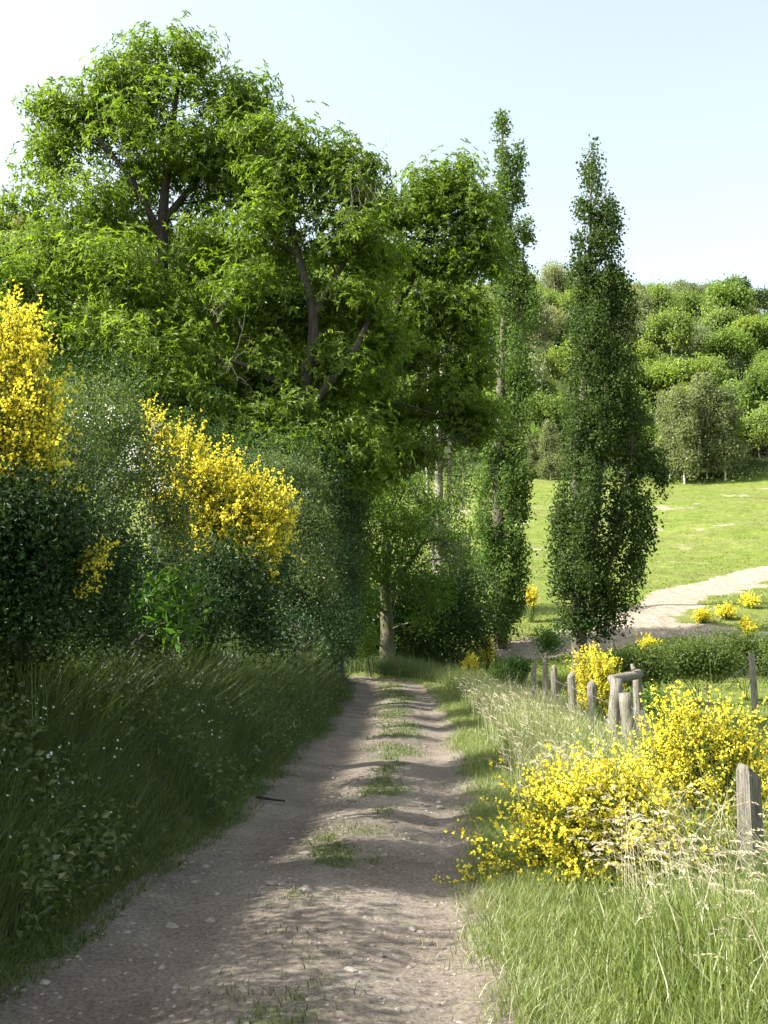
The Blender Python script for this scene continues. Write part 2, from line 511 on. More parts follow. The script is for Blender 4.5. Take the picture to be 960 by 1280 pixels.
def ground_c(nt):
    g = ramp(nt, noise(nt, .35, 6, .7), [(.25, (.08, .115, .018)), (.5, (.115, .155, .026)), (.75, (.16, .185, .05))])
    mr0 = N_(nt, 'ShaderNodeMapRange'); mr0.inputs[1].default_value = .42; mr0.inputs[2].default_value = .68; mr0.inputs[4].default_value = .6
    nt.links.new(noise(nt, .11, 5, .65, stretch=(1, 2.2, 1)), mr0.inputs[0])
    g = mixc(nt, mr0.outputs[0], g, (.15, .145, .06))
    sp_ = ramp(nt, noise(nt, 1.1, 8, .8), [(.34, (.62, .66, .6)), (.5, (1, 1, 1)), (.66, (1.3, 1.22, 1.25))])
    ms = N_(nt, 'ShaderNodeMix'); ms.data_type = 'RGBA'; ms.blend_type = 'MULTIPLY'; ms.inputs[0].default_value = 1
    nt.links.new(g, ms.inputs[6]); nt.links.new(sp_, ms.inputs[7]); g = ms.outputs[2]
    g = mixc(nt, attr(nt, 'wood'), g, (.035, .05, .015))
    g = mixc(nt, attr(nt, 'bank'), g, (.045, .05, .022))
    d = ramp(nt, noise(nt, 1.6, 8, .8), [(.32, (.17, .14, .10)), (.5, (.28, .235, .18)), (.68, (.38, .335, .27))])
    ad = N_(nt, 'ShaderNodeMath', operation='ADD')
    nt.links.new(attr(nt, 'dirt'), ad.inputs[0])
    sb = N_(nt, 'ShaderNodeMath', operation='MULTIPLY_ADD'); sb.inputs[1].default_value = 1.6; sb.inputs[2].default_value = -.8
    nt.links.new(noise(nt, .9, 6, .75), sb.inputs[0]); nt.links.new(sb.outputs[0], ad.inputs[1])
    mr = N_(nt, 'ShaderNodeMapRange'); mr.inputs[1].default_value = .4; mr.inputs[2].default_value = .55
    nt.links.new(ad.outputs[0], mr.inputs[0])
    return mixc(nt, mr.outputs[0], g, d)
M['ground'] = solid_mat('meadow_ground', ground_c, .95, (lambda nt: noise(nt, 2.5, 6, .75), 1.0, .15), .1)
M['stone'] = solid_mat('stone', lambda nt: ramp(nt, noise(nt, 14, 5, .7), [(.3, (.13, .11, .09)), (.7, (.29, .26, .225))]), .85, (lambda nt: noise(nt, 30, 4), .4, .01))

# ------------------------------------------------------------------ ground sheet and dirt paths
def seg_dist(x, y, poly):
    best = np.full(x.shape, 1e9); wid = np.zeros(x.shape)
    for (a, wa), (b, wb) in zip(poly[:-1], poly[1:]):
        ax, ay = a[:2]; bx, by = b[:2]
        dx, dy = bx - ax, by - ay
        t = np.clip(((x - ax) * dx + (y - ay) * dy) / (dx * dx + dy * dy), 0, 1)
        d = np.hypot(x - ax - t * dx, y - ay - t * dy)
        w = wa + (wb - wa) * t
        m = (d - w) < (best - wid)
        best = np.where(m, d, best); wid = np.where(m, w, wid)
    return best - wid

PATH_A = [(G(640, 818), .9), (G(685, 806), 1.2), (G(735, 800), 1.3), (G(800, 770), 1.7), (G(860, 742), 1.5), (G(960, 716), 1.2), (G(1100, 690), 1.5)]
PATH_B = [(G(735, 800), 1.2), (G(800, 790), 1.2), (G(880, 788), .9), (G(960, 795), .8), (G(1100, 800), .8)]
PATCH = [(G(670, 634), 1.2), (G(690, 634), 1.2)]
PATCH2 = [(G(822, 634), 1.5), (G(850, 634), 1.5)]

def dirt_at(x, y):
    d = np.minimum(seg_dist(x, y, PATH_A), seg_dist(x, y, PATH_B))
    d = d + (fbm(x / 2.2, y / 2.2, 4, 15) - .5) * 2.6
    m = 1 - smooth(-.7, 1.2, d)
    p = .42 * (1 - smooth(-.5, 2.5, np.minimum(seg_dist(x, y, PATCH), seg_dist(x, y, PATCH2))))
    sc = .5 * smooth(.55, .8, fbm(x / 4.5, y / 2.2, 3, 31)) * (y > 50) * (y < 150)
    return np.maximum(np.maximum(m, p), sc)

def spaced(parts):
    out = [np.arange(a, b, s) for a, b, s in parts]
    return np.concatenate(out + [[parts[-1][1]]])

gx = spaced([(-700, -200, 100), (-200, -40, 8), (-40, -8, 1.0), (-8, 6, .22), (6, 16, .4), (16, 60, 1.0), (60, 200, 7), (200, 700, 100)])
gy = spaced([(-200, -20, 20), (-20, 0, 2), (0, 30, .4), (30, 52, .5), (52, 90, .8), (90, 160, 2.0), (160, 440, 8), (440, 940, 100)])
X, Y = np.meshgrid(gx, gy)
Z = H(X, Y)
inside = np.minimum(X - xl(Y), xr(Y) - X)
Z = Z - .14 * smooth(0, .25, inside) * (Y < 60)
V = np.stack([X, Y, Z], -1).reshape(-1, 3)
nx, ny = len(gx), len(gy)
i = (np.arange(ny - 1)[:, None] * nx + np.arange(nx - 1)[None]).ravel()
Q = np.stack([i, i + 1, i + nx + 1, i + nx], 1)
dirt_v = dirt_at(X, Y).ravel()
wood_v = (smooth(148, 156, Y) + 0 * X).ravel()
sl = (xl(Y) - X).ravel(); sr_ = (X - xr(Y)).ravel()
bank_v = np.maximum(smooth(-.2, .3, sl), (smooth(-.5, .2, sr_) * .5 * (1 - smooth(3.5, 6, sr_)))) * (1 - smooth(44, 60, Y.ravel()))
is_path = (dirt_v[Q].mean(1) > .5) & (V[Q][:, :, 1].min(1) > 44)

def sub_sheet(name, sel):
    Fq = Q[sel]; used = np.unique(Fq); remap = np.full(len(V), -1); remap[used] = np.arange(len(used))
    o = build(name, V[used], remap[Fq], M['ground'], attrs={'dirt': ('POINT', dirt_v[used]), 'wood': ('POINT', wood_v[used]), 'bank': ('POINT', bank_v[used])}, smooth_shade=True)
    return tag(o, kind='structure')
sub_sheet('ground', ~is_path)
tag(sub_sheet('dirt_path', is_path), 'bare earth farm path crossing the bright meadow below the wood')

# the rutted lane itself
ty = np.concatenate([np.arange(1.0, 14, .055), np.arange(14, 26, .12), np.arange(26, 50, .25)])
ts = np.linspace(-.14, 1.14, 72)
TY, TS = np.meshgrid(ty, ts, indexing='ij')
TX = xl(TY) + (xr(TY) - xl(TY)) * TS
LANE_PATCH = [(-.42, 8.2, .28, .75, 1.1), (-.55, 7.2, .3, .5, .8), (.05, 13.2, .25, .6, .8), (-.05, 16, .35, 1.0, 1.0), (.1, 19.5, .35, 1.4, 1.1), (.2, 23.5, .5, 2.6, 1.3), (.2, 29, .5, 3.5, 1.3), (.15, 34, .5, 3, 1.2), (.1, 17.6, .4, .9, 1.1), (-.6, 5.6, .4, .4, .6), (.0, 10.2, .2, .4, .7), (-.7, 6.4, .5, .7, .55), (-.2, 9.2, .45, .9, .55), (.0, 11.8, .4, 1.0, .6), (-.5, 5.2, .6, .5, .5)]
def lane_grass(x, y):
    s = (x - xl(y)) / (xr(y) - xl(y))
    strip = np.exp(-((s - .56 - .05 * np.sin(y * .5)) / .16) ** 2)
    fr = smooth(11, 16, y)
    m = strip * smooth(.40 - .16 * fr, .72 - .14 * fr, fbm(x / .55 + 3, y / .9, 4, 77)) * .95
    for gx_, gy_, rx_, ry_, am in LANE_PATCH:
        m = np.maximum(m, am * np.exp(-((x - gx_) / rx_) ** 2 - ((y - gy_) / ry_) ** 2) * smooth(.25, .6, fbm(x / .3, y / .4, 3, 66)))
    e = (fbm(x / .35, y / .5, 3, 23) - .5) * .34
    edge = np.maximum(smooth(.10, -.06, s + e), smooth(.90, 1.06, s + e)) * .9
    return np.maximum(m, edge)
def lane_z(x, y):
    s = (x - xl(y)) / (xr(y) - xl(y))
    rut = -.055 * np.exp(-((s - .24) / .13) ** 2) - .055 * np.exp(-((s - .84) / .10) ** 2) + .02 * np.exp(-((s - .55) / .13) ** 2)
    out = np.maximum(0, np.maximum(-s, s - 1))
    return road_z(y) + rut + .02 - .7 * out + (fbm(x / .45, y / .45, 4, 3) - .5) * .026 + (fbm(x / .09, y / .09, 2, 8) - .5) * .018
TZ = lane_z(TX, TY)
n0, n1 = TY.shape
i = (np.arange(n0 - 1)[:, None] * n1 + np.arange(n1 - 1)[None]).ravel()
o = build('track', np.stack([TX, TY, TZ], -1).reshape(-1, 3), np.stack([i, i + 1, i + n1 + 1, i + n1], 1), M['track'],
          attrs={'grassy': ('POINT', lane_grass(TX, TY).ravel())}, smooth_shade=True)
tag(o, 'rutted stony earth lane with a grassy middle running uphill', kind='structure')

# ------------------------------------------------------------------ trees
def make_tree(name, label, cat, base, trunks, lobes, n_clump, per, leafs, mat, barkm, group=None, spread=.3,
              r_tip=.006, steep=.3, rosette=0, bow=.12, flat=.6, step=.35, power=.5, n_branch=None, updir=.35, fill=.6):
    t = thing(name, label, cat, base, group)
    C, Dn = lobe_pts(lobes, n_clump, fill)
    tg = C if n_branch is None else C[:n_branch]
    (bv, bf, ba), PA, par, n = grow(trunks, tg, r_tip=r_tip, steep=steep, bow=bow, step=step, power=power)
    tr = cat_mesh([tube(resample(p, .3), np.linspace(r0, r1, len(resample(p, .3))), 9, .06) for p, r0, r1 in trunks])
    tv, tf, _ = cat_mesh([tr, (bv, bf, ba)])
    build('trunk', tv, tf, barkm, t, base, smooth_shade=True)
    k = rng.integers(int(per * .5), int(per * 1.5) + 1, n_clump)
    idx = np.repeat(np.arange(n_clump), k); m = len(idx)
    cvar = rng.random(n_clump)
    off = rng.normal(size=(m, 3)) * spread * np.array([1, 1, flat])
    pos = C[idx] + off
    axis = unit(off / spread * .7 + Dn[idx] * 1.0 + rng.normal(0, .45, (m, 3)) + np.array([0, 0, updir * 1.8]))
    if rosette:
        a0 = unit(np.cross(axis, rand_dir(m)))
        b0 = np.cross(axis, a0)
        Ps, Ds, Ns, Vs = [], [], [], []
        for q in range(rosette):
            an = 2 * math.pi * q / rosette + rng.normal(0, .25, m)
            d = a0 * np.cos(an)[:, None] + b0 * np.sin(an)[:, None] + axis * rng.normal(.18, .25, m)[:, None]
            Ps.append(pos); Ds.append(d); Ns.append(axis + rng.normal(0, .25, (m, 3)))
            Vs.append(np.clip(.5 * cvar[idx] + .5 * rng.random(m), 0, 1))
        pos = np.concatenate(Ps); d = np.concatenate(Ds); nn = np.concatenate(Ns); va = np.concatenate(Vs)
    else:
        d = unit(rng.normal(size=(m, 3)) + axis * .6); nn = axis + rng.normal(0, .5, (m, 3))
        va = np.clip(.5 * cvar[idx] + .5 * rng.random(m), 0, 1)
    q = len(pos)
    L = leafs[0] * rng.uniform(.55, 1.25, q)
    lv, lf, la = leaves(pos, d, nn, L, L * leafs[1], droop=.15, var=va)
    build('crown', lv, lf, mat, t, base, {'var': ('FACE', la)})
    return t

def gbase(px, d):
    x = (px - 480) / 1280 * d
    return np.array([x, d, H1(x, d) - .05])

def twigs(parent, name, base, starts, n, length, r, mat, dirn=(0, 0, .3), wild=.7, sub=4):
    parts = []
    for _ in range(n):
        s = starts[rng.integers(len(starts))] + rng.normal(0, .1, 3)
        d = unit(np.array(dirn) + rng.normal(0, wild, 3)); L = length * rng.uniform(.5, 1.2)
        q = [s]
        for _k in range(6):
            d = unit(d + rng.normal(0, .22, 3)); q.append(q[-1] + d * L / 6)
        q = np.array(q)
        parts.append(tube(q, np.linspace(r, r * .3, 7), 4))
        for _s in range(sub):
            k = rng.integers(2, 7); dd = unit(d + rng.normal(0, .8, 3)); LL = L * rng.uniform(.2, .5)
            w = [q[k]]
            for _k in range(4):
                dd = unit(dd + rng.normal(0, .25, 3)); w.append(w[-1] + dd * LL / 4)
            parts.append(tube(np.array(w), np.linspace(r * .5, r * .15, 5), 3))
    Vv, Ff, _ = cat_mesh(parts)
    return build(name, Vv, Ff, mat, parent, base, smooth_shade=True)

# chestnut with the highest round crown, up on the bank
dA = 27
bA = gbase(205, dA)
tkA = [(np.array([bA, P(205, 600, dA), P(198, 450, dA), P(203, 330, dA), P(203, 270, dA), P(212, 190, dA), P(224, 90, dA)]), .36, .05),
       (np.array([P(203, 300, dA), P(170, 230, dA - .4), P(120, 170, dA - .6)]), .12, .04),
       (np.array([P(203, 280, dA), P(250, 220, dA + .4), P(300, 150, dA + .6)]), .12, .04),
       (np.array([P(200, 390, dA), P(130, 330, dA - .8), P(60, 300, dA - 1.2)]), .13, .04)]
lobA = plobes([(215, 185, 120, 85), (230, 85, 75, 40), (165, 110, 60, 45), (95, 160, 50, 55), (300, 130, 62, 52), (330, 190, 40, 50), (110, 250, 60, 40, -1),
               (45, 260, 38, 28), (70, 330, 80, 55, -1), (150, 350, 90, 55, -2), (20, 380, 70, 60, -2), (-60, 360, 70, 80), (180, 440, 110, 60, -2.5),
               (270, 320, 80, 60), (260, 420, 80, 60), (90, 430, 80, 50, -2), (60, 130, 20, 25), (175, 65, 22, 16), (150, 130, 75, 60), (275, 215, 75, 60), (60, 205, 38, 45), (330, 250, 50, 50), (180, 270, 70, 45, 1.5), (350, 330, 50, 50, 1)], dA, 1.25)
lobA = lobA + sublobes(lobA, 9, .48, .6) + sublobes(lobA, 4, .3, .8)
make_tree('chestnut_tree', 'tall broad sweet chestnut with the highest round crown above the hedge', 'tree', bA, tkA, lobA, 1330, 15, (.165, .38), M['chestnut'], M['bark'], rosette=5, spread=.30, r_tip=.0065, n_branch=520)

dB = 25
bB = gbase(377, dB)
tkB = [(np.array([bB, P(376, 640, dB), P(377, 540, dB), P(380, 480, dB), P(394, 420, dB), P(388, 370, dB), P(372, 320, dB), P(362, 270, dB), P(372, 200, dB)]), .30, .04),
       (np.array([P(377, 525, dB), P(410, 480, dB - .2), P(440, 445, dB - .4), P(463, 395, dB + .3), P(472, 370, dB + .5)]), .11, .05),
       (np.array([P(390, 400, dB), P(415, 355, dB), P(440, 310, dB), P(480, 290, dB - .3)]), .10, .03),
       (np.array([P(372, 320, dB), P(330, 290, dB + .4), P(295, 310, dB + .6)]), .08, .03),
       (np.array([P(378, 500, dB), P(320, 460, dB - .5), P(250, 440, dB - .8)]), .11, .03)]
lobB = plobes([(400, 195, 62, 36), (350, 225, 50, 45), (420, 240, 50, 40), (340, 290, 60, 45), (430, 300, 60, 40), (300, 370, 60, 55), (370, 400, 60, 60, 1), (450, 380, 50, 50, .6),
               (330, 470, 90, 50, .5), (430, 470, 60, 50, .6), (390, 540, 90, 55), (290, 530, 90, 45), (440, 570, 55, 45), (220, 500, 80, 35, -.5), (340, 570, 80, 35, -1), (375, 170, 30, 18), (470, 320, 34, 40, 1), (455, 215, 26, 28), (320, 170, 30, 26), (470, 430, 40, 40, 1.5)], dB, 1.15)
lobB = lobB + sublobes(lobB, 9, .48, .6) + sublobes(lobB, 4, .3, .8)
tB = make_tree('chestnut_tree', 'dark-trunked sweet chestnut with bare dead twigs in its top', 'tree', bB, tkB, lobB, 1060, 15, (.16, .38), M['chestnut'], M['bark'], rosette=5, spread=.28, r_tip=.0065, n_branch=480)
twigs(tB, 'dead_branches', bB, [P(465, 250, dB - 1.2), P(450, 270, dB - 1.2), P(470, 220, dB - 1)], 12, 1.0, .007, M['dead_wood'], (.3, -.2, .6), .5)
twigs(tB, 'dead_branches', bB, [P(290, 440, dB - 2), P(300, 470, dB - 2), P(270, 400, dB - 2)], 8, 1.1, .009, M['dead_wood'], (-.2, -.5, .1), .6)

dC = 31
bC = gbase(418, dC)
tkC = [(np.array([bC, P(425, 680, dC), P(440, 560, dC), P(462, 470, dC), P(490, 400, dC), P(520, 340, dC), P(545, 250, dC)]), .30, .04),
       (np.array([P(450, 510, dC), P(500, 460, dC - .6), P(560, 440, dC - .6), P(600, 410, dC - .4)]), .08, .015),
       (np.array([P(440, 550, dC), P(490, 500, dC - 1), P(550, 520, dC - 1.2)]), .08, .02)]
lobC = plobes([(555, 225, 55, 32), (520, 265, 45, 40), (590, 270, 36, 45), (555, 310, 60, 50), (602, 325, 27, 38), (540, 390, 55, 40), (582, 400, 40, 36), (500, 440, 45, 40), (588, 460, 32, 36),
               (550, 500, 55, 35), (595, 520, 35, 28), (480, 520, 50, 40), (470, 580, 40, 35), (490, 330, 42, 48), (478, 262, 26, 34), (592, 540, 26, 20), (520, 560, 36, 26, -1), (450, 470, 40, 40, -1), (440, 390, 30, 40, -2)], dC, 1.15)
lobC = lobC + sublobes(lobC, 9, .48, .6) + sublobes(lobC, 4, .3, .8)
tC = make_tree('chestnut_tree', 'sweet chestnut leaning over the lane beside the slim poplars', 'tree', bC, tkC, lobC, 980, 15, (.17, .38), M['chestnut'], M['bark'], rosette=5, spread=.31, r_tip=.0065, n_branch=420)
twigs(tC, 'dead_branches', bC, [P(520, 560, dC - 1.5), P(500, 580, dC - 1.5), P(540, 540, dC - 1.5)], 16, 1.9, .016, M['bark'], (.6, -.2, -.5), .4)

# roadside tree with mossy trunk at the bend
dD = 43
bD = gbase(484, dD)
tkD = [(np.array([bD, P(484, 780, dD), P(481, 740, dD), P(484, 690, dD), P(478, 630, dD)]), .36, .10),
       (np.array([P(482, 745, dD), P(515, 700, dD - .5), P(540, 660, dD - .5)]), .14, .05),
       (np.array([P(482, 735, dD), P(455, 690, dD - .8), P(440, 640, dD - .8)]), .14, .05)]
lobD = plobes([(430, 660, 26, 30, -2), (500, 650, 30, 26, -1.5), (555, 690, 24, 26), (455, 755, 22, 22, -1.5), (545, 745, 24, 20, -1), (470, 590, 40, 26, -2), (440, 610, 30, 30, -3), (440, 780, 20, 22, -1.5), (530, 775, 24, 18, -1), (515, 610, 30, 26)] + [(470, 645, 50, 35, -1), (445, 690, 38, 45, -2), (510, 680, 45, 38, -1), (490, 620, 40, 26), (440, 735, 28, 34, -2), (525, 730, 36, 28, -1), (480, 705, 50, 35, -1.5), (540, 640, 30, 30)], dD, 1.2)
lobD = sublobes(lobD, 7, .48)
tD = make_tree('roadside_tree', 'fresh green tree with a thick mossy trunk where the lane bends', 'tree', bD, tkD, lobD, 900, 24, (.15, .5), M['ash'], M['bark_moss'], spread=.34, r_tip=.008)
twigs(tD, 'dead_branches', bD, [P(540, 700, dD - 2), P(560, 680, dD - 2), P(500, 650, dD - 2)], 14, 2.4, .012, M['dead_wood'], (.6, 0, .3), .5, 6)

for px, d, lab in [(250, 37, 'chestnut standing deep in the grove behind the dark-trunked chestnut'), (320, 45, 'chestnut at the back of the grove above the bend of the lane')]:
    bE = gbase(px, d)
    lobE = [(bE + np.array([0, 0, 9.5]), np.array([3.2, 3.2, 3.0])), (bE + np.array([1.2, -1, 6]), np.array([3.2, 3.0, 2.2])), (bE + np.array([-1.8, .5, 6.8]), np.array([2.8, 2.8, 2.4])), (bE + np.array([2.4, .5, 3.6]), np.array([2.0, 2.2, 1.8]))]
    make_tree('chestnut_tree', lab, 'tree', bE, [(np.array([bE, bE + [.2, 0, 4], bE + [0, .2, 8], bE + [.3, 0, 11]]), .32, .05)], lobE + sublobes(lobE, 7, .5, .8), 560, 11, (.26, .38), M['chestnut'], M['bark'], rosette=4, spread=.36, r_tip=.008, n_branch=240)

# poplars along the stream
POP_N = 'lombardy poplars beside the meadow'
d1 = 50
b1 = gbase(722, d1)
tk1 = [(np.array([b1, P(721, 700, d1), P(722, 560, d1), P(735, 430, d1), P(738, 320, d1), P(739, 190, d1)]), .40, .012),
       (np.array([P(728, 780, d1), P(745, 650, d1 - .4), P(760, 500, d1 - .4), P(765, 380, d1), P(764, 260, d1)]), .18, .012),
       (np.array([P(735, 790, d1), P(770, 680, d1), P(790, 560, d1), P(785, 400, d1)]), .16, .03)]
lob1 = plobes([(738, 213, 15, 38), (742, 260, 24, 32), (735, 305, 24, 34), (763, 278, 11, 34), (767, 335, 13, 38), (727, 345, 20, 30), (748, 350, 24, 40), (755, 305, 18, 36), (720, 400, 18, 40), (742, 390, 26, 40), (766, 400, 16, 44), (735, 450, 28, 50), (782, 390, 14, 48),
               (785, 470, 22, 60), (730, 530, 32, 60), (795, 550, 28, 60), (760, 540, 28, 60), (725, 610, 32, 60), (785, 630, 30, 62), (818, 580, 14, 28), (828, 600, 8, 18), (715, 690, 26, 60), (752, 690, 33, 60), (784, 690, 22, 46), (735, 430, 22, 60, -.8), (760, 480, 26, 60, -.8), (735, 540, 24, 60, -.8), (730, 620, 20, 60, -1), (728, 700, 20, 50, -1),
               (735, 755, 36, 38), (768, 750, 30, 34), (700, 650, 14, 40), (722, 775, 26, 22), (755, 780, 26, 18), (700, 720, 14, 40), (808, 650, 10, 40)], d1, 1.25)
make_tree('poplar_tree', 'dense dark poplar, the widest column, standing behind the fence', 'tree', b1, tk1, sublobes(lob1, 10, .36, 1.6) + lob1, 2900, 20, (.16, .85), M['poplar'], M['bark_poplar'], group=None, spread=.17, r_tip=.006, steep=2.2, bow=.02, flat=1.3, n_branch=450, updir=.6)

d2 = 54
b2 = gbase(625, d2)
tk2 = [(np.array([b2, P(624, 700, d2), P(622, 600, d2), P(625, 500, d2), P(630, 400, d2), P(630, 270, d2), P(627, 150, d2)]), .38, .03),
       (np.array([P(628, 560, d2), P(640, 450, d2), P(652, 360, d2), P(656, 285, d2)]), .14, .03),
       (np.array([P(630, 330, d2), P(643, 250, d2), P(648, 190, d2)]), .08, .02)]
lob2 = plobes([(627, 163, 8, 20), (648, 200, 9, 22), (632, 215, 12, 22), (630, 255, 15, 28), (648, 240, 10, 20), (656, 292, 13, 16), (638, 310, 16, 30), (650, 350, 16, 30), (632, 390, 18, 40), (660, 385, 16, 40), (642, 450, 24, 50),
               (652, 500, 16, 50), (630, 540, 18, 50), (648, 590, 14, 50), (606, 640, 15, 50), (640, 650, 16, 50), (650, 705, 13, 40), (608, 720, 14, 45), (640, 760, 18, 35), (612, 580, 10, 40), (655, 620, 8, 40), (618, 680, 12, 40, -.5), (630, 620, 12, 40, -.5), (620, 770, 16, 30, -.5), (632, 720, 12, 40, -.5), (628, 340, 10, 30), (627, 280, 9, 30), (628, 200, 7, 24)], d2, 1.2)
make_tree('poplar_tree', 'slender open poplar with a split leaning tip, tallest of the poplars', 'tree', b2, tk2, sublobes(lob2, 8, .38, 1.6) + lob2, 1800, 22, (.16, .85), M['poplar_light'], M['bark_poplar'], spread=.17, r_tip=.006, steep=2.2, bow=.02, flat=1.3, n_branch=350, updir=.6)

d3 = 60
b3 = gbase(552, d3)
tk3 = [(np.array([b3, P(549, 700, d3), P(548, 600, d3), P(552, 480, d3), P(557, 370, d3), P(560, 300, d3)]), .34, .06),
       (np.array([P(549, 760, d3), P(560, 640, d3), P(566, 480, d3), P(568, 390, d3)]), .18, .05),
       (np.array([P(549, 760, d3), P(535, 640, d3), P(533, 520, d3), P(538, 420, d3)]), .16, .04)]
lob3 = plobes([(560, 340, 16, 40), (575, 420, 12, 40), (530, 560, 16, 40), (575, 600, 18, 50), (545, 650, 22, 40), (580, 690, 16, 50), (550, 730, 24, 50), (520, 650, 14, 40)], d3, 1.2)
make_tree('poplar_tree', 'thinning poplar with several bare pale stems behind the chestnut', 'tree', b3, tk3, lob3, 520, 22, (.16, .85), M['poplar_light'], M['bark_pale'], spread=.25, r_tip=.007, steep=2.0, bow=.02, flat=1.3, updir=.6)

# ------------------------------------------------------------------ shrubs
def make_shrub(name, label, base, lobes, n_clump, per, leafs, mat, spread, group=None, blossom=0, cat='shrub', r_tip=.003, fill=.7, shape=.55, bl=.016, bl_where=None, stems=5, updir=.2):
    t = thing(name, label, cat, base, group)
    C, Dn = lobe_pts(lobes, n_clump, fill)
    top = np.array([l[0] for l in lobes]).mean(0)
    trunks = []
    for k in range(stems):
        l = lobes[rng.integers(len(lobes))][0]
        b = np.asarray(base) + np.array([rng.normal(0, .12), rng.normal(0, .12), 0])
        trunks.append((np.array([b, b * .6 + l * .4 + np.array([0, 0, .2]), l]), .014, .006))
    (bv, bf, ba), *_ = grow(trunks, C[:max(60, n_clump // 4)], r_tip=r_tip, steep=.4, step=.2)
    tr = cat_mesh([tube(resample(p, .2), np.linspace(r0, r1, len(resample(p, .2))), 5) for p, r0, r1 in trunks])
    ns_ = max(6, n_clump // 25)
    sh, shl = [], []
    for _ in range(ns_):
        c0 = C[rng.integers(min(n_clump, max(60, n_clump // 4)))]; dd = unit(Dn[rng.integers(n_clump)] * .6 + np.array([.2, -.2, .9]) + rng.normal(0, .3, 3)); LL = spread * rng.uniform(3, 6.5)
        q = np.stack([c0, c0 + dd * LL * .5, c0 + dd * LL + np.array([0, 0, -.12 * LL])])
        sh.append(tube(q, [.0035, .0025, .0012], 3)); kk = rng.random(14)[:, None]
        pl = q[0] + (q[2] - q[0]) * (.25 + .75 * kk)
        shl.append(leaves(pl, rand_dir(14) + dd * .5, rand_dir(14) + [0, 0, .6], leafs * rng.uniform(.6, 1.1, 14), leafs * shape))
    sv, sf, _ = cat_mesh([tr, (bv, bf, ba)] + sh)
    build('stems', sv, sf, M['bark'], t, base, smooth_shade=True)
    k = rng.integers(int(per * .5), int(per * 1.5) + 1, n_clump)
    idx = np.repeat(np.arange(n_clump), k); m = len(idx)
    cvar = rng.random(n_clump)
    off = rng.normal(size=(m, 3)) * spread
    pos = C[idx] + off
    axis = unit(off / spread * .6 + Dn[idx] + np.array([0, 0, updir * 2]))
    d = unit(rng.normal(size=(m, 3)) + axis * .5)
    L = leafs * rng.uniform(.6, 1.3, m)
    lv, lf, la = cat_mesh([leaves(pos, d, axis + rng.normal(0, .5, (m, 3)), L, L * shape, var=np.clip(.5 * cvar[idx] + .5 * rng.random(m), 0, 1))] + shl)
    build('foliage', lv, lf, mat, t, base, {'var': ('FACE', la)})
    if blossom:
        nb = max(1, blossom // 14)
        src = np.array(bl_where) if bl_where is not None else C
        cb = src[rng.integers(len(src), size=nb)]
        if bl_where is None:
            dd = np.array([rng.normal(0, .1), -1, .6]); cb = cb + unit(rng.normal(size=(nb, 3)) * .5 + dd) * spread * 1.5
        else:
            cb = cb + rng.normal(0, .2, (nb, 3))
        pb = np.repeat(cb, 14, 0) + rng.normal(0, .035, (nb * 14, 3))
        d = rand_dir(len(pb))
        v, f, a = leaves(pb, d, rand_dir(len(pb)), bl, bl, fold=.05, droop=0, mid=.5)
        build('blossom', v, f, M['blossom'], t, base, {'var': ('FACE', a)})
    return t

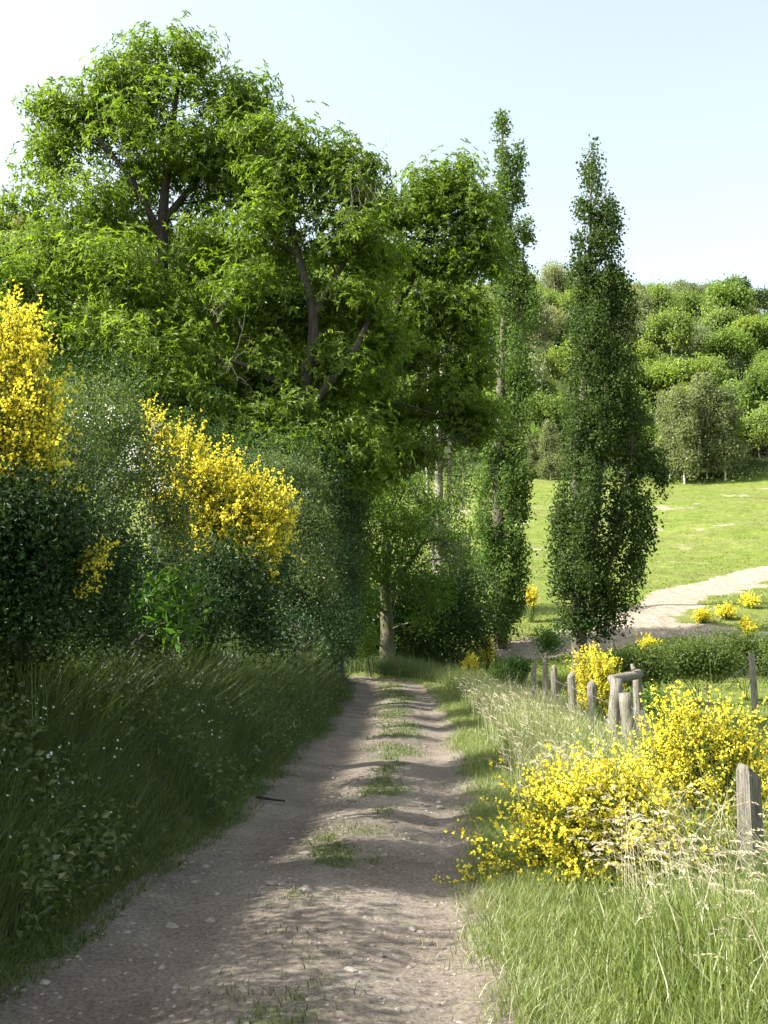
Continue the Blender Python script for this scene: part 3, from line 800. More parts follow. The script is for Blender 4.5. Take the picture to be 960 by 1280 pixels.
def make_broom(name, label, base, lobes, n_stem, twig_per, fl_per, group=None, fl=.019, cover=.75, thick=.006, leaf_per=6, twig_len=.32, up=.55, kmin=.45):
    t = thing(name, label, 'shrub', base, group)
    C, Dn = lobe_pts(lobes, n_stem, .5)
    sp, tw = [], []
    base = np.asarray(base)
    far_ = rng.random(n_stem) < .10
    C = np.where(far_[:, None], C + Dn * twig_len * rng.uniform(.2, .7, (n_stem, 1)), C)
    for c in C:
        b = base + np.array([rng.normal(0, .10), rng.normal(0, .10), -.05])
        L = np.linalg.norm(c - b)
        ctl = b + (c - b) * .45 + np.array([0, 0, .22 * L])
        s = np.linspace(0, 1, 6)[:, None]
        q = (1 - s) ** 2 * b + 2 * s * (1 - s) * ctl + s * s * c
        q[1:-1] += rng.normal(0, .012 * L, (4, 3))
        sp.append(tube(q, np.linspace(thick, thick * .35, 6), 3))
        tang = unit(c - q[-3])
        for _ in range(twig_per):
            k = rng.uniform(kmin, 1.0)
            p0 = np.array([np.interp(k, s[:, 0], q[:, j]) for j in range(3)])
            d = unit(tang * .7 + rng.normal(0, .5, 3) + np.array([0, 0, up]))
            LL = twig_len * rng.uniform(.5, 1.25)
            d2 = unit(d + rng.normal(0, .25, 3))
            w = np.stack([p0, p0 + d * LL * .5, p0 + d * LL * .5 + d2 * LL * .5])
            tw.append(w)
    tw = np.array(tw)
    for w in tw: sp.append(tube(w[[0, 2]], [thick * .4, thick * .18], 3))
    sv, sf, _ = cat_mesh(sp)
    build('stems', sv, sf, M['broom_stem'], t, base, smooth_shade=True)
    nt_ = len(tw)
    bloom = rng.random(nt_) < cover
    idx = np.repeat(np.arange(nt_)[bloom], fl_per)
    m = len(idx)
    k = rng.uniform(.1, 1.05, m)
    def along(idx, k):
        a = tw[idx]; k1 = np.clip(k * 2, 0, 1)[:, None]; k2 = np.clip(k * 2 - 1, 0, 1.2)[:, None]
        return a[:, 0] + (a[:, 1] - a[:, 0]) * k1 + (a[:, 2] - a[:, 1]) * k2
    pos = along(idx, k) + rng.normal(0, .009, (m, 3))
    tv = rng.random(nt_)[idx]
    out = unit(rng.normal(size=(m, 3)) + np.array([0, 0, .25]))
    va = np.clip(.45 * tv + .55 * rng.random(m), 0, 1)
    sz = fl * rng.uniform(.75, 1.2, m)
    A = leaves(pos, out, rand_dir(m), sz, sz * .95, fold=.3, droop=-.1, var=va, mid=.55)
    B = leaves(pos, unit(out + rng.normal(0, .7, (m, 3))), rand_dir(m), sz * .9, sz * .6, fold=.3, droop=.2, var=va, mid=.5)
    v, f, a = cat_mesh([A, B])
    build('flowers', v, f, M['broom_flower'], t, base, {'var': ('FACE', a)})
    idx = np.repeat(np.arange(nt_), leaf_per); m = len(idx)
    pos = along(idx, rng.uniform(0, 1, m)) + rng.normal(0, .006, (m, 3))
    v, f, a = leaves(pos, rand_dir(m), rand_dir(m), fl * .8, fl * .32)
    build('leaves', v, f, M['broom_leaf'], t, base, {'var': ('FACE', a)})
    return t

def bank_base(s, y):
    x = float(xl(y)) - s
    return np.array([x, y, H1(x, y) - .05])

# left hedge on the bank, near to far
make_broom('broom_shrub', 'yellow flowering broom at the near end of the hedge', bank_base(1.0, 7.6),
           plobes([(5, 430, 48, 42), (25, 480, 44, 42), (15, 540, 36, 45), (-50, 470, 60, 50), (-40, 540, 60, 60), (20, 585, 30, 26), (50, 560, 20, 24), (10, 400, 36, 30), (45, 500, 24, 40)], 7.2), 420, 5, 13, fl=.023, kmin=.7, up=.05)
make_shrub('hawthorn_shrub', 'small-leaved grey-green hawthorn with white blossom between the two broom masses', bank_base(1.5, 9.6),
           plobes([(110, 500, 55, 35), (80, 540, 60, 50, -.6), (150, 540, 50, 45), (190, 590, 48, 60), (130, 620, 60, 60, -.5), (215, 660, 40, 50), (60, 610, 60, 60, -1), (100, 560, 70, 60, .6)], 9.6), 820, 28, .038, M['hawthorn'], .075,
           blossom=700, bl_where=[P(140, 570, 8.9), P(160, 585, 9.0), P(170, 610, 9.0), P(120, 560, 8.9), P(110, 620, 8.6), P(190, 600, 9.1), P(150, 540, 9.0), P(95, 650, 8.5)])
make_broom('broom_shrub', 'large mass of yellow broom in full flower sprawling over the hedge top', bank_base(1.2, 13.6),
           plobes([(215, 555, 36, 24), (245, 585, 46, 32), (230, 625, 38, 40), (300, 620, 48, 30), (345, 628, 34, 26), (320, 665, 30, 34), (255, 665, 26, 40), (190, 530, 24, 18), (280, 600, 50, 30), (345, 650, 30, 28), (215, 590, 36, 36), (335, 690, 24, 24), (262, 700, 16, 26), (300, 650, 40, 30)], 12.8), 820, 5, 11, fl=.029, thick=.007, kmin=.75, up=.3)
make_broom('broom_shrub', 'small drooping sprig of yellow broom in the shade of the hedge', bank_base(1.5, 7.9),
           plobes([(122, 706, 13, 18), (112, 732, 10, 12), (128, 690, 9, 9)], 7.25), 34, 3, 9, fl=.017, cover=.7, kmin=.9, up=-.1, twig_len=.12, thick=.004)
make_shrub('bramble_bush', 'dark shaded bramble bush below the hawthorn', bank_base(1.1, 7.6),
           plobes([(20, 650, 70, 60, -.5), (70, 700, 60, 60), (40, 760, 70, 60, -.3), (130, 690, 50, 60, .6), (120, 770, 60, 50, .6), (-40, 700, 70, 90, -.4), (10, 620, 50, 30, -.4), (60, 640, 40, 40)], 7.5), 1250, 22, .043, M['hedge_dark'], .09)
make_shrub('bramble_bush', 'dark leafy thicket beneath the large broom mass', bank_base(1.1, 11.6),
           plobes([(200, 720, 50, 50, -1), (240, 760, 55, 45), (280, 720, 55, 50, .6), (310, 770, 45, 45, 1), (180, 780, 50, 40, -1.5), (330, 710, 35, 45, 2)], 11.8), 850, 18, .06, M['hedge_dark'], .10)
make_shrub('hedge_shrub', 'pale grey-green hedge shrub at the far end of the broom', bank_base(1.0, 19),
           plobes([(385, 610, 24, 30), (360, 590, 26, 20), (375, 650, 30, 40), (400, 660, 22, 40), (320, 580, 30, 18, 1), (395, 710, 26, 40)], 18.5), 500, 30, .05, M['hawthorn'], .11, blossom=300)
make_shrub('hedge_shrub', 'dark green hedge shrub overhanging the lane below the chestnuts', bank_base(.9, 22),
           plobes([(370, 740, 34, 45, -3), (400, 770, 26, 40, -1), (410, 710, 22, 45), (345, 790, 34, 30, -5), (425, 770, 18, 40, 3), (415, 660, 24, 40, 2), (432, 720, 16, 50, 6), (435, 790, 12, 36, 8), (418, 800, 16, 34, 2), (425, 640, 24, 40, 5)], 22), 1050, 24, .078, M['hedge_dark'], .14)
make_shrub('hedge_shrub', 'low dark bush under the chestnuts behind the hedge', gbase(300, 21),
           plobes([(300, 580, 80, 40), (380, 590, 60, 50, 2), (220, 560, 80, 40), (120, 480, 80, 40, -3), (440, 620, 30, 50, 6)], 21), 500, 26, .08, M['thicket'], .2)
make_shrub('sapling', 'young chestnut shoot with long bright leaves poking from the shaded hedge', bank_base(1.2, 9.9),
           plobes([(205, 745, 20, 20), (225, 760, 16, 14), (190, 760, 14, 14), (215, 775, 20, 16), (235, 740, 14, 16)], 9.6), 34, 8, .15, M['sapling'], .09, stems=2, cat='sapling', shape=.3)
make_shrub('hedge_shrub', 'unseen dark hedge shrub added past the near broom to shade the lane', bank_base(1.5, 4.6),  # out of view, added so that its shadow falls across the lane
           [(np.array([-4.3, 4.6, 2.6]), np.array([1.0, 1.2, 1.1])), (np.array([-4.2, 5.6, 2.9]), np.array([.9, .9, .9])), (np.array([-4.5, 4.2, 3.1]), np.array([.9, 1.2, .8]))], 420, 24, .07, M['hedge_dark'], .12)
make_shrub('hedge_shrub', 'unseen dark hedge shrub added beside the start of the lane to shade it', bank_base(1.7, 1.6),  # also outside the frame, added to lengthen the hedge shadow on the lane
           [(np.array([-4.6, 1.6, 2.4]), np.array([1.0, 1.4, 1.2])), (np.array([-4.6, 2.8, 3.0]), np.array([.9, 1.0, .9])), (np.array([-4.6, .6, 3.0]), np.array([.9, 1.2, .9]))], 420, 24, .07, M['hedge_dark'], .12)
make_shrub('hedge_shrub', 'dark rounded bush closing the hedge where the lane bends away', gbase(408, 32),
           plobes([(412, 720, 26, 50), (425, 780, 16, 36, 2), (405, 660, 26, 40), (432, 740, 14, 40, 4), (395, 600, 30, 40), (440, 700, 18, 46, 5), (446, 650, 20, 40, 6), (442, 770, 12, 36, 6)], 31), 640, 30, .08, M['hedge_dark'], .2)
# thicket at the bend
TH = 'dark bushes in the shade at the bend of the lane'
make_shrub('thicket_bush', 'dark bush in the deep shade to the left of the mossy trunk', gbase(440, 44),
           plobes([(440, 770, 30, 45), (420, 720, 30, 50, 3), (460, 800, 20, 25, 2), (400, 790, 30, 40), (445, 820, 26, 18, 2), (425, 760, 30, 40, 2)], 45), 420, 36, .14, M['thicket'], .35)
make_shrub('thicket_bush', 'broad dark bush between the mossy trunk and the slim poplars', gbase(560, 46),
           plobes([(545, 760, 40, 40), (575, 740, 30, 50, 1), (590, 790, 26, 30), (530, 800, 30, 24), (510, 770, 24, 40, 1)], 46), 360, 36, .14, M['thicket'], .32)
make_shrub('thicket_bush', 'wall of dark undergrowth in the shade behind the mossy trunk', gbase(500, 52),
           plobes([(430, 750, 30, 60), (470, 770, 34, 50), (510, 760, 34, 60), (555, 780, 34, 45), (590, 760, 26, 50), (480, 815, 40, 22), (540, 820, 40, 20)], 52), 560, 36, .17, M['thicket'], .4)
make_shrub('thicket_bush', 'small pale bush growing at the foot of the mossy trunk', gbase(463, 41), plobes([(463, 800, 12, 14), (456, 812, 10, 8)], 40.6), 60, 26, .09, M['ash'], .14)
make_shrub('field_bush', 'fresh light green elder bush beside the last fence posts', gbase(640, 30), plobes([(640, 838, 22, 12), (625, 846, 12, 8), (655, 834, 10, 8)], 29.5), 130, 22, .085, M['sapling'], .09)

# broom bushes on the right
make_broom('broom_shrub', 'big upright yellow broom bush beside the thick square fence post', np.array([2.75, 9.3, H1(2.75, 9.3)]),
           plobes([(850, 915, 38, 36), (880, 965, 55, 45), (920, 935, 38, 28), (830, 980, 50, 45), (900, 1020, 50, 40), (960, 960, 40, 50), (838, 880, 12, 22), (850, 940, 50, 42), (945, 1010, 40, 40), (905, 910, 40, 18)], 9.2), 560, 5, 12, fl=.023, leaf_per=10, cover=.66, twig_len=.36)
make_broom('broom_shrub', 'low sprawling yellow broom bush reaching out over the edge of the lane', np.array([2.0, 8.2, H1(2.0, 8.2)]),
           plobes([(700, 1010, 50, 30), (760, 985, 60, 30), (690, 1060, 50, 40), (770, 1050, 60, 45), (720, 1110, 45, 35), (650, 1010, 22, 14), (620, 1065, 24, 16), (605, 1115, 30, 14), (830, 1070, 40, 40), (700, 1140, 36, 18), (600, 1125, 26, 12), (730, 1150, 36, 18), (640, 1130, 26, 14), (740, 1020, 60, 40), (780, 1090, 50, 40)], 7.6), 580, 5, 12, fl=.023, leaf_per=10, cover=.68, twig_len=.36)
make_broom('broom_shrub', 'bushy yellow broom in flower behind the row of fence posts', gbase(745, 23.5),
           plobes([(738, 830, 24, 20), (755, 845, 24, 24), (735, 865, 20, 22), (765, 870, 14, 20)], 23.5), 260, 5, 11, fl=.034, thick=.008)
FB = 'little broom bushes in the meadow'
for px, py, rx, ry, lab in [(878, 772, 8, 7, 'small yellow broom bush on the green bank, nearest the poplar'), (908, 766, 10, 8, 'small yellow broom bush in the middle of the green bank'),
                            (938, 752, 10, 9, 'small yellow broom bush high on the green bank'), (936, 785, 9, 14, 'upright little yellow broom bush by the lower dirt path'),
                            (810, 806, 14, 9, 'pale yellow broom bush among the dark scrub below the path')]:
    g = G(px, py + ry); d = float(g[1])
    make_broom('broom_shrub', lab, g, plobes([(px, py, rx, ry)], d), 60, 4, 9, FB, fl=.07, thick=.012, leaf_per=4, twig_len=.4)
for px, py, d, rx, ry, lab in [(588, 832, 44, 10, 12, 'yellow broom glimpsed in the shade at the end of the lane'), (663, 742, 58, 8, 9, 'yellow broom glimpsed between the poplars'), (608, 805, 47, 7, 10, 'little broom under the slender poplar')]:
    make_broom('broom_shrub', lab, gbase(px, d), plobes([(px, py, rx, ry)], d), 60, 4, 9, fl=.06, thick=.012, leaf_per=4, twig_len=.4)
# scrub below the path
for px, py, d, rx, ry, lab in [(870, 822, 40, 46, 17, 'dark green scrub below the dirt path'), (925, 812, 42, 44, 20, 'dark green scrub by the grey wire fence post'), (800, 832, 38, 30, 13, 'dark scrub behind the gate posts'), (990, 820, 41, 40, 20, 'dark scrub at the meadow edge past the fence post')]:
    g = gbase(px, d)
    make_shrub('scrub_bush', lab, g, plobes([(px, py, rx, ry), (px - rx * .6, py + 6, rx * .5, ry * .7), (px + rx * .6, py + 6, rx * .5, ry * .7)], d, .8), 240, 40, .11, M['scrub'], .28)
make_shrub('scrub_bush', 'bright small bush at the foot of the gate posts', gbase(812, 18.5), plobes([(815, 878, 18, 14), (822, 890, 14, 12)], 18.5), 60, 20, .07, M['sapling'], .06)
make_shrub('scrub_bush', 'bright tuft of saplings at the foot of the wide poplar', G(690, 800), plobes([(683, 795, 12, 14), (690, 805, 12, 8)], 47.5), 80, 24, .11, M['sapling'], .2)

# ------------------------------------------------------------------ wooded hill
def proto_tree(name, lobes, n_clump, per, leaf, mat, barkm, height, spread, trunk_r=.18, shape=.8, nb=26):
    """crown and trunk meshes round the origin"""
    C, Dn = lobe_pts(lobes, n_clump, .55)
    trunks = [(np.array([[0, 0, -.4], [.1, 0, height * .4], [0, .1, height * .8]]), trunk_r, .05)]
    (bv, bf, ba), *_ = grow(trunks, C[:nb], r_tip=.03, steep=.5, step=.9)
    tr = tube(resample(trunks[0][0], 1.0), np.linspace(trunk_r, .05, len(resample(trunks[0][0], 1.0))), 6)
    tv, tf, _ = cat_mesh([tr, (bv, bf, ba)])
    k = rng.integers(int(per * .5), int(per * 1.5) + 1, n_clump)
    idx = np.repeat(np.arange(n_clump), k); m = len(idx)
    cv = rng.random(n_clump)
    off = rng.normal(size=(m, 3)) * spread
    axis = unit(off / spread * .5 + Dn[idx] + np.array([0, 0, .5]))
    d = unit(rng.normal(size=(m, 3)) + axis * .4)
    L = leaf * rng.uniform(.6, 1.3, m)
    lv, lf, la = leaves(C[idx] + off, d, axis + rng.normal(0, .45, (m, 3)), L, L * shape, var=np.clip(.55 * cv[idx] + .45 * rng.random(m), 0, 1))
    a = build('trunk', tv, tf, barkm, None, smooth_shade=True)
    b = build('crown', lv, lf, mat, None, attrs={'var': ('FACE', la)})
    me = (a.data, b.data)
    bpy.data.objects.remove(a); bpy.data.objects.remove(b)
    return me

def place(name, label, cat, meshes, loc, rz, sc, group):
    t = thing(name, label, cat, loc, group)
    t.rotation_euler = (0, 0, rz); t.scale = sc
    for nm, me in zip(('trunk', 'crown'), meshes):
        o = bpy.data.objects.new(nm, me); col.objects.link(o); o.parent = t
    return t

def round_lobes(n, r, h, z0):
    r = r * rng.uniform(.75, 1.15); h = h * rng.uniform(.8, 1.5); z0 = z0 + rng.uniform(-1, 1.5)
    out = []
    for _ in range(n):
        d = rand_dir(1)[0]; d[2] = abs(d[2]) * 1.1 - .25
        out.append((np.array([d[0] * r * .62, d[1] * r * .62, z0 + d[2] * h * .6]), np.array([r, r, h * .8]) * rng.uniform(.2, .52) * rng.uniform(.75, 1.25, 3)))
    return out

PROTO = {}
for key, mat in (('lime', 'hill_lime'), ('green', 'hill_green'), ('grey', 'hill_grey'), ('dark', 'hill_dark')):
    PROTO[key] = [proto_tree(key, sublobes(round_lobes(13, 5.4, 5.0, 6.0), 6, .55), 300, 20, .42 if key != 'grey' else .36, M[mat], M['bark_pale' if key == 'grey' else 'bark'], 9, .62) for _ in range(4)]
LAB = {'lime': ('yellow-green rounded broadleaf tree in the wood on the hillside', 'yellow-green trees of the hillside wood'),
       'green': ('mid green rounded broadleaf tree in the wood on the hillside', 'mid green trees of the hillside wood'),
       'grey': ('greyish pale-leaved tree in the wood on the hillside', 'grey-green trees of the hillside wood'),
       'dark': ('dark green tree in the wood on the hillside', 'dark trees of the hillside wood')}
spots = []
tries = 0
while len(spots) < 292 and tries < 60000:
    tries += 1
    y = 158 + (330 - 158) * rng.random() ** .9
    u = rng.uniform(.06, .43) if rng.random() < .68 else rng.uniform(-.44, .06)
    x = u * y
    rmin = 5.3 + .014 * (y - 158)
    if all((x - a) ** 2 + (y - b) ** 2 > rmin ** 2 for a, b in spots): spots.append((x, y))
for x, y in spots:
    n = fbm(np.array([x / 45]), np.array([y / 45]), 2, 3)[0] + rng.normal(0, .16)
    key = 'lime' if n > .49 else ('green' if n > .38 else 'grey')
    if rng.random() < .06: key = 'dark'
    s = rng.choice([rng.uniform(.5, .85), rng.uniform(.8, 1.15), rng.uniform(1.0, 1.4)])
    place('hill_tree', LAB[key][0], 'tree', PROTO[key][rng.integers(4)], (x, y, H1(x, y) - .3), rng.uniform(0, 6.28), (s * rng.uniform(.85, 1.15), s * rng.uniform(.85, 1.15), s * rng.uniform(.8, 1.25)), LAB[key][1])

# the rest of the wood, beyond the sides of the view and over the crest
Vs, Fs, As = [], [], []
off = 0
for k in range(640):
    y = rng.uniform(156, 420); u = rng.uniform(-.95, .95)
    if abs(u) < .45 and y < 335 and not (u < .02 and y > 175): continue
    x = u * y
    m = 70
    d = rand_dir(m); d[:, 2] = np.abs(d[:, 2]) * 1.1 - .2
    c = np.array([x, y, H1(x, y) + 5.0])
    pos = c + d * np.array([4.8, 4.8, 4.5]) * rng.uniform(.6, 1, m)[:, None]
    v, f, a = leaves(pos, rand_dir(m), d + rng.normal(0, .4, (m, 3)), 2.0, 1.5)
    Vs.append(v); Fs.append(f + off); As.append(a); off += len(v)
o = build('distant_wood', np.concatenate(Vs), np.concatenate(Fs), M['hill_green'], attrs={'var': ('FACE', np.concatenate(As))})
tag(o, 'unbroken far wood continuing over the hill crest and along its sides', 'wood', kind='stuff')

# undergrowth between the trunks of the wood
m = 27000
y = np.where(rng.random(m) < .2, rng.uniform(0, 5, m) + 150 - 5 * rng.random(m) ** 3, rng.uniform(151, 335, m)); x = rng.uniform(-.45, .5, m) * y
pos = np.stack([x, y, H(x, y) + rng.uniform(0, 1, m) * np.where(y < 156, 1.4, 5.0)], 1)
v, f, a = leaves(pos, rand_dir(m), np.array([0, 0, 1.]) + rng.normal(0, .5, (m, 3)), np.where(y < 158, rng.uniform(.2, .4, m), rng.uniform(.35, .7, m)), np.where(y < 158, .25, .45))
tag(build('undergrowth', v, f, M['hill_green'], attrs={'var': ('FACE', a)}), 'low scrubby undergrowth between the trees of the hillside wood', 'undergrowth', kind='stuff')

# birches and other trees at the edge of the wood
bl = [(np.array([0, 0, 10.8]), np.array([1.2, 1.2, 2.2])), (np.array([.8, 0, 7.8]), np.array([1.7, 1.7, 2.6])), (np.array([-.9, .2, 6.5]), np.array([1.7, 1.7, 2.8])),
      (np.array([.3, -.6, 4.3]), np.array([2.2, 2.1, 2.2])), (np.array([-.3, .6, 9]), np.array([1.5, 1.5, 2.4])), (np.array([-1.0, -.3, 3.2]), np.array([1.5, 1.5, 1.4])), (np.array([1.2, .3, 2.8]), np.array([1.3, 1.3, 1.2]))]
bl = sublobes(bl, 8, .42, 1.2)
BIRCH = [proto_tree('birch', bl, 360, 30, .25, M['birch'], M['bark_birch'], 13, .38, .14, nb=60) for _ in range(2)]
BG = 'birches at the foot of the hillside wood'
for px, py, s, lab in [(838, 598, .92, 'pale birch next to the wide poplar at the meadow top'), (856, 605, 1.0, 'pale birch with white trunk, second from the wide poplar'),
                       (884, 598, 1.08, 'tallest pale birch in the clump at the meadow top'), (906, 601, 1.02, 'pale birch with slanting white trunk at the outer end of its clump'),
                       (688, 600, .62, 'small pale birch seen between the two leafy poplars'), (664, 598, .5, 'smallest pale birch beside the slender poplar')]:
    g = G(px, py); t = place('birch_tree', lab, 'tree', BIRCH[rng.integers(2)], g - np.array([0, 0, 1.1]), rng.uniform(0, 6.28), (s * 1.3, s * 1.3, s * 1.32), BG)
    if px == 906: t.rotation_euler = (0, R(9), 1)
g = G(945, 580); place('oak_tree', 'bright green rounded oak standing above the birches', 'tree', PROTO['lime'][0], np.array([g[0] + 6, 172, H1(g[0] + 6, 172)]), 1.0, (1.15, 1.15, 1.35), None)
g = G(955, 580); place('willow_shrub', 'grey-green willow at the meadow top beside the fallen branch', 'tree', PROTO['grey'][1], np.array([g[0] + 3, g[1] + 6, H1(g[0] + 3, g[1] + 6) - 2.5]), 2.0, (.75, .75, .8), None)
# fallen pale branch by the wood
g = G(930, 574)
t = thing('fallen_branch', 'bleached fallen branch arching from the ground at the wood edge', 'branch', g)
q = np.array([[0, 0, -.1], [.15, 0, .8], [.5, 0, 1.5], [1.1, .1, 1.85], [1.8, .1, 1.9]]) + g
tv = tube(resample(q, .2), np.linspace(.16, .07, len(resample(q, .2))), 6, .08)
build('limb', tv[0], tv[1], M['bark_birch'], t, g, smooth_shade=True)
twigs(t, 'side_branches', g, [g + np.array([1.2, 0, 1.6]), g + np.array([1.8, 0, 1.2]), g + np.array([2.4, 0, .5])], 8, 2.6, .05, M['dead_wood'], (.8, 0, -.2), .35, 2)

# ------------------------------------------------------------------ fences
def post_mesh(base, height, r, lean=(0, 0), sides=8, square=False, seed=0, sink=.25, bevel=.5):
    rg = np.random.default_rng(seed)
    ang = np.arange(sides) * 2 * math.pi / sides + rg.normal(0, .12, sides) + rg.uniform(0, 3)
    rr = r * rg.uniform(.8, 1.15, sides)
    if square:
        ang = np.concatenate([np.array([-.13, .13]) + k * math.pi / 2 for k in range(4)]) + square
        rr = np.full(8, r) * rg.uniform(.93, 1.06, 8); sides = 8
    zs = np.concatenate([np.linspace(-sink, height * .96, 9), [height]])
    V = []
    for k, z in enumerate(zs):
        t = max(z, 0) / height
        s = (1.06 - .12 * t) * (bevel if k == len(zs) - 1 else 1)
        c = np.array([lean[0] * t + .01 * math.sin(3 * t + seed), lean[1] * t + .012 * math.cos(4 * t + seed)])
        ring = np.stack([c[0] + np.cos(ang) * rr * s, c[1] + np.sin(ang) * rr * s, np.full(sides, z)], 1)
        ring += rg.normal(0, r * .035, ring.shape)
        if k >= len(zs) - 2:
            ring[:, 2] += (np.cos(ang + seed) * r * .5) + rg.normal(0, r * .06, sides)
        V.append(ring)
    V = np.concatenate(V)
    m = len(zs)
    i = np.arange(m - 1)[:, None] * sides; j = np.arange(sides)[None]; j2 = (j + 1) % sides
    q = np.stack([i + j, i + j2, i + sides + j2, i + sides + j], -1).reshape(-1, 4)
    F = np.concatenate([q[:, [0, 1, 2]], q[:, [0, 2, 3]]])
    e = (m - 1) * sides
    V = np.concatenate([V, V[e:e + sides].mean(0, keepdims=True) + [[0, 0, r * .08]]])
    F = np.concatenate([F, np.stack([e + np.arange(sides), e + (np.arange(sides) + 1) % sides, np.full(sides, len(V) - 1)], 1)])
    return V + np.asarray(base), F

def add_post(fence, fb, px, top_py, d, r, height, lean=(0, 0), square=False, seed=1, bevel=.6):
    top = P(px, top_py, d)
    b = np.array([top[0] - lean[0], d - lean[1], top[2] - height])
    V_, F_ = post_mesh(b, height, r, lean, square=square, seed=seed, sink=.6, bevel=bevel)
    build('post', V_, F_, M['post_wood'], fence, fb)
    return b, top

fb = np.array([2.9, 8.1, H1(2.9, 8.1)])
fence = thing('post_fence', 'row of grey weathered wooden posts strung with wire along the grassy verge', 'fence', fb)
tops = []
for px, py, d, r, h, lean, sq, sd, bv in [(936, 962, 8.1, .098, 1.25, (0, 0), 1.43, 3, .8), (738, 853, 19.4, 0.078, 1.15, (-.02, 0), False, 5, .6), (713, 842, 21, 0.082, 1.2, (-.03, 0), False, 6, .6),
                                  (693, 833, 22.4, 0.078, 1.3, (.02, 0), .3, 8, .7), (682, 826, 24.2, .075, 1.35, (-.01, 0), False, 9, .5), (667, 830, 26.5, 0.070, 1.25, (.03, 0), False, 10, .6),
                                  (655, 838, 29.5, 0.074, 1.05, (.0, 0), False, 12, .5), (647, 841, 32.5, 0.074, 1.0, (.08, 0), False, 14, .5)]:
    b, tp = add_post(fence, fb, px, py, d, r, h, lean, sq, sd, bv); tops.append((b, tp))
run = [tops[0], (P(786, 900, 17.2) - [0, 0, .6], P(786, 865, 17.2))] + tops[1:]
for frac in (.45, .8):
    for a, b in zip(run[:-1], run[1:]):
        pa = a[0] + (a[1] - a[0]) * frac; pb = b[0] + (b[1] - b[0]) * frac
        s = np.linspace(0, 1, 7)[:, None]
        q = pa + (pb - pa) * s - np.array([0, 0, .05]) * 4 * s * (1 - s)
        tv = tube(q, .005, 4)
        build('wire', tv[0], tv[1], M['wire'], fence, fb, smooth_shade=True)

gb = gbase(775, 17.3)
gate = thing('gate_frame', 'crooked log gateway of leaning posts with a short log across the top', 'gate', gb)
def log(a, b, r0, r1, name, bend=.03, n=9):
    s = np.linspace(0, 1, n)[:, None]
    a = np.asarray(a); b = np.asarray(b)
    q = a + (b - a) * s + rng.normal(0, abs(bend) * .25, (n, 3)) + np.array([bend, 0, 0]) * np.sin(s * 3.1)
    v, f, _ = tube(q, np.linspace(r0, r1, n), 9, .05, cap=True)
    v2, f2, _ = tube(q[::-1][-2:], [r0, r0 * .98], 9, 0, cap=True)
    v, f, _ = cat_mesh([(v, f, np.zeros(len(f))), (v2, f2, np.zeros(len(f2)))])
    return build(name, v, f, M['post_wood'], gate, gb, smooth_shade=True)
log(P(772, 975, 17.2), P(771, 848, 17.2), .115, .10, 'post', -.04)
log(P(793, 975, 17.0), P(781, 866, 17.0), .12, .105, 'post', 0)
log(P(797, 965, 17.9), P(796, 836, 17.9), .085, .075, 'post', .02)
log(P(764, 850, 17.2), P(800, 843, 17.7), .085, .075, 'top_log', 0)
log(P(793, 838, 17.6), P(789, 830, 17.6), .05, .02, 'splinter', 0, 4)
# grey boards leaning by the gateway
bb = gbase(815, 17.9)
bd = thing('leaning_boards', 'pale grey weathered boards leaning behind the gateway', 'boards', bb)
for k in range(3):
    a = P(796 + k * 5, 950, 17.6 + .1 * k); b = P(800 + k * 11, 888 + k * 8, 17.7 + .1 * k)
    ax = unit(b - a); sd = unit(np.cross(ax, [0, 1, .1])); nn = np.cross(sd, ax)
    w, th = .085, .014
    c8 = []
    for e in (a, b):
        for sx in (-1, 1):
            for sy in (-1, 1): c8.append(e + sd * w * sx + nn * th * sy + rng.normal(0, .006, 3))
    F8 = np.array([[0, 1, 3, 2], [4, 6, 7, 5], [0, 4, 5, 1], [2, 3, 7, 6], [0, 2, 6, 4], [1, 5, 7, 3]])
    build('board', np.array(c8), F8, M['post_wood'], bd, bb)

f2b = gbase(940, 33)
fence2 = thing('pasture_fence', 'thin wire pasture fence with a pale grey post in front of the scrub', 'fence', f2b)
t2 = [add_post(fence2, f2b, 940, 818, 33, .10, 1.3, (0, 0), False, 21, .8), add_post(fence2, f2b, 885, 856, 27, .045, 1.1, (.03, 0), False, 22, .7), add_post(fence2, f2b, 1030, 800, 36, .10, 1.4, (0, 0), False, 24, .8),
      add_post(fence2, f2b, 800, 848, 26, .05, 1.1, (0, 0), False, 26, .7)]
for frac in (.35, .6, .85):
    for a, b in ((t2[0], t2[1]), (t2[0], t2[2]), (t2[1], t2[3])):
        pa = a[0] + (a[1] - a[0]) * frac; pb = b[0] + (b[1] - b[0]) * frac
        s = np.linspace(0, 1, 7)[:, None]
        tv = tube(pa + (pb - pa) * s - np.array([0, 0, .06]) * 4 * s * (1 - s), .006, 4)
        build('wire', tv[0], tv[1], M['wire'], fence2, f2b, smooth_shade=True)

# ------------------------------------------------------------------ grasses
def logy(n, a, b): return a * (b / a) ** rng.random(n)

def grass_obj(name, label, parts, mat):
    v, f, a = cat_mesh(parts)
    return tag(build(name, v, f, mat, attrs={'var': ('FACE', a)}), label, 'grass', kind='stuff')

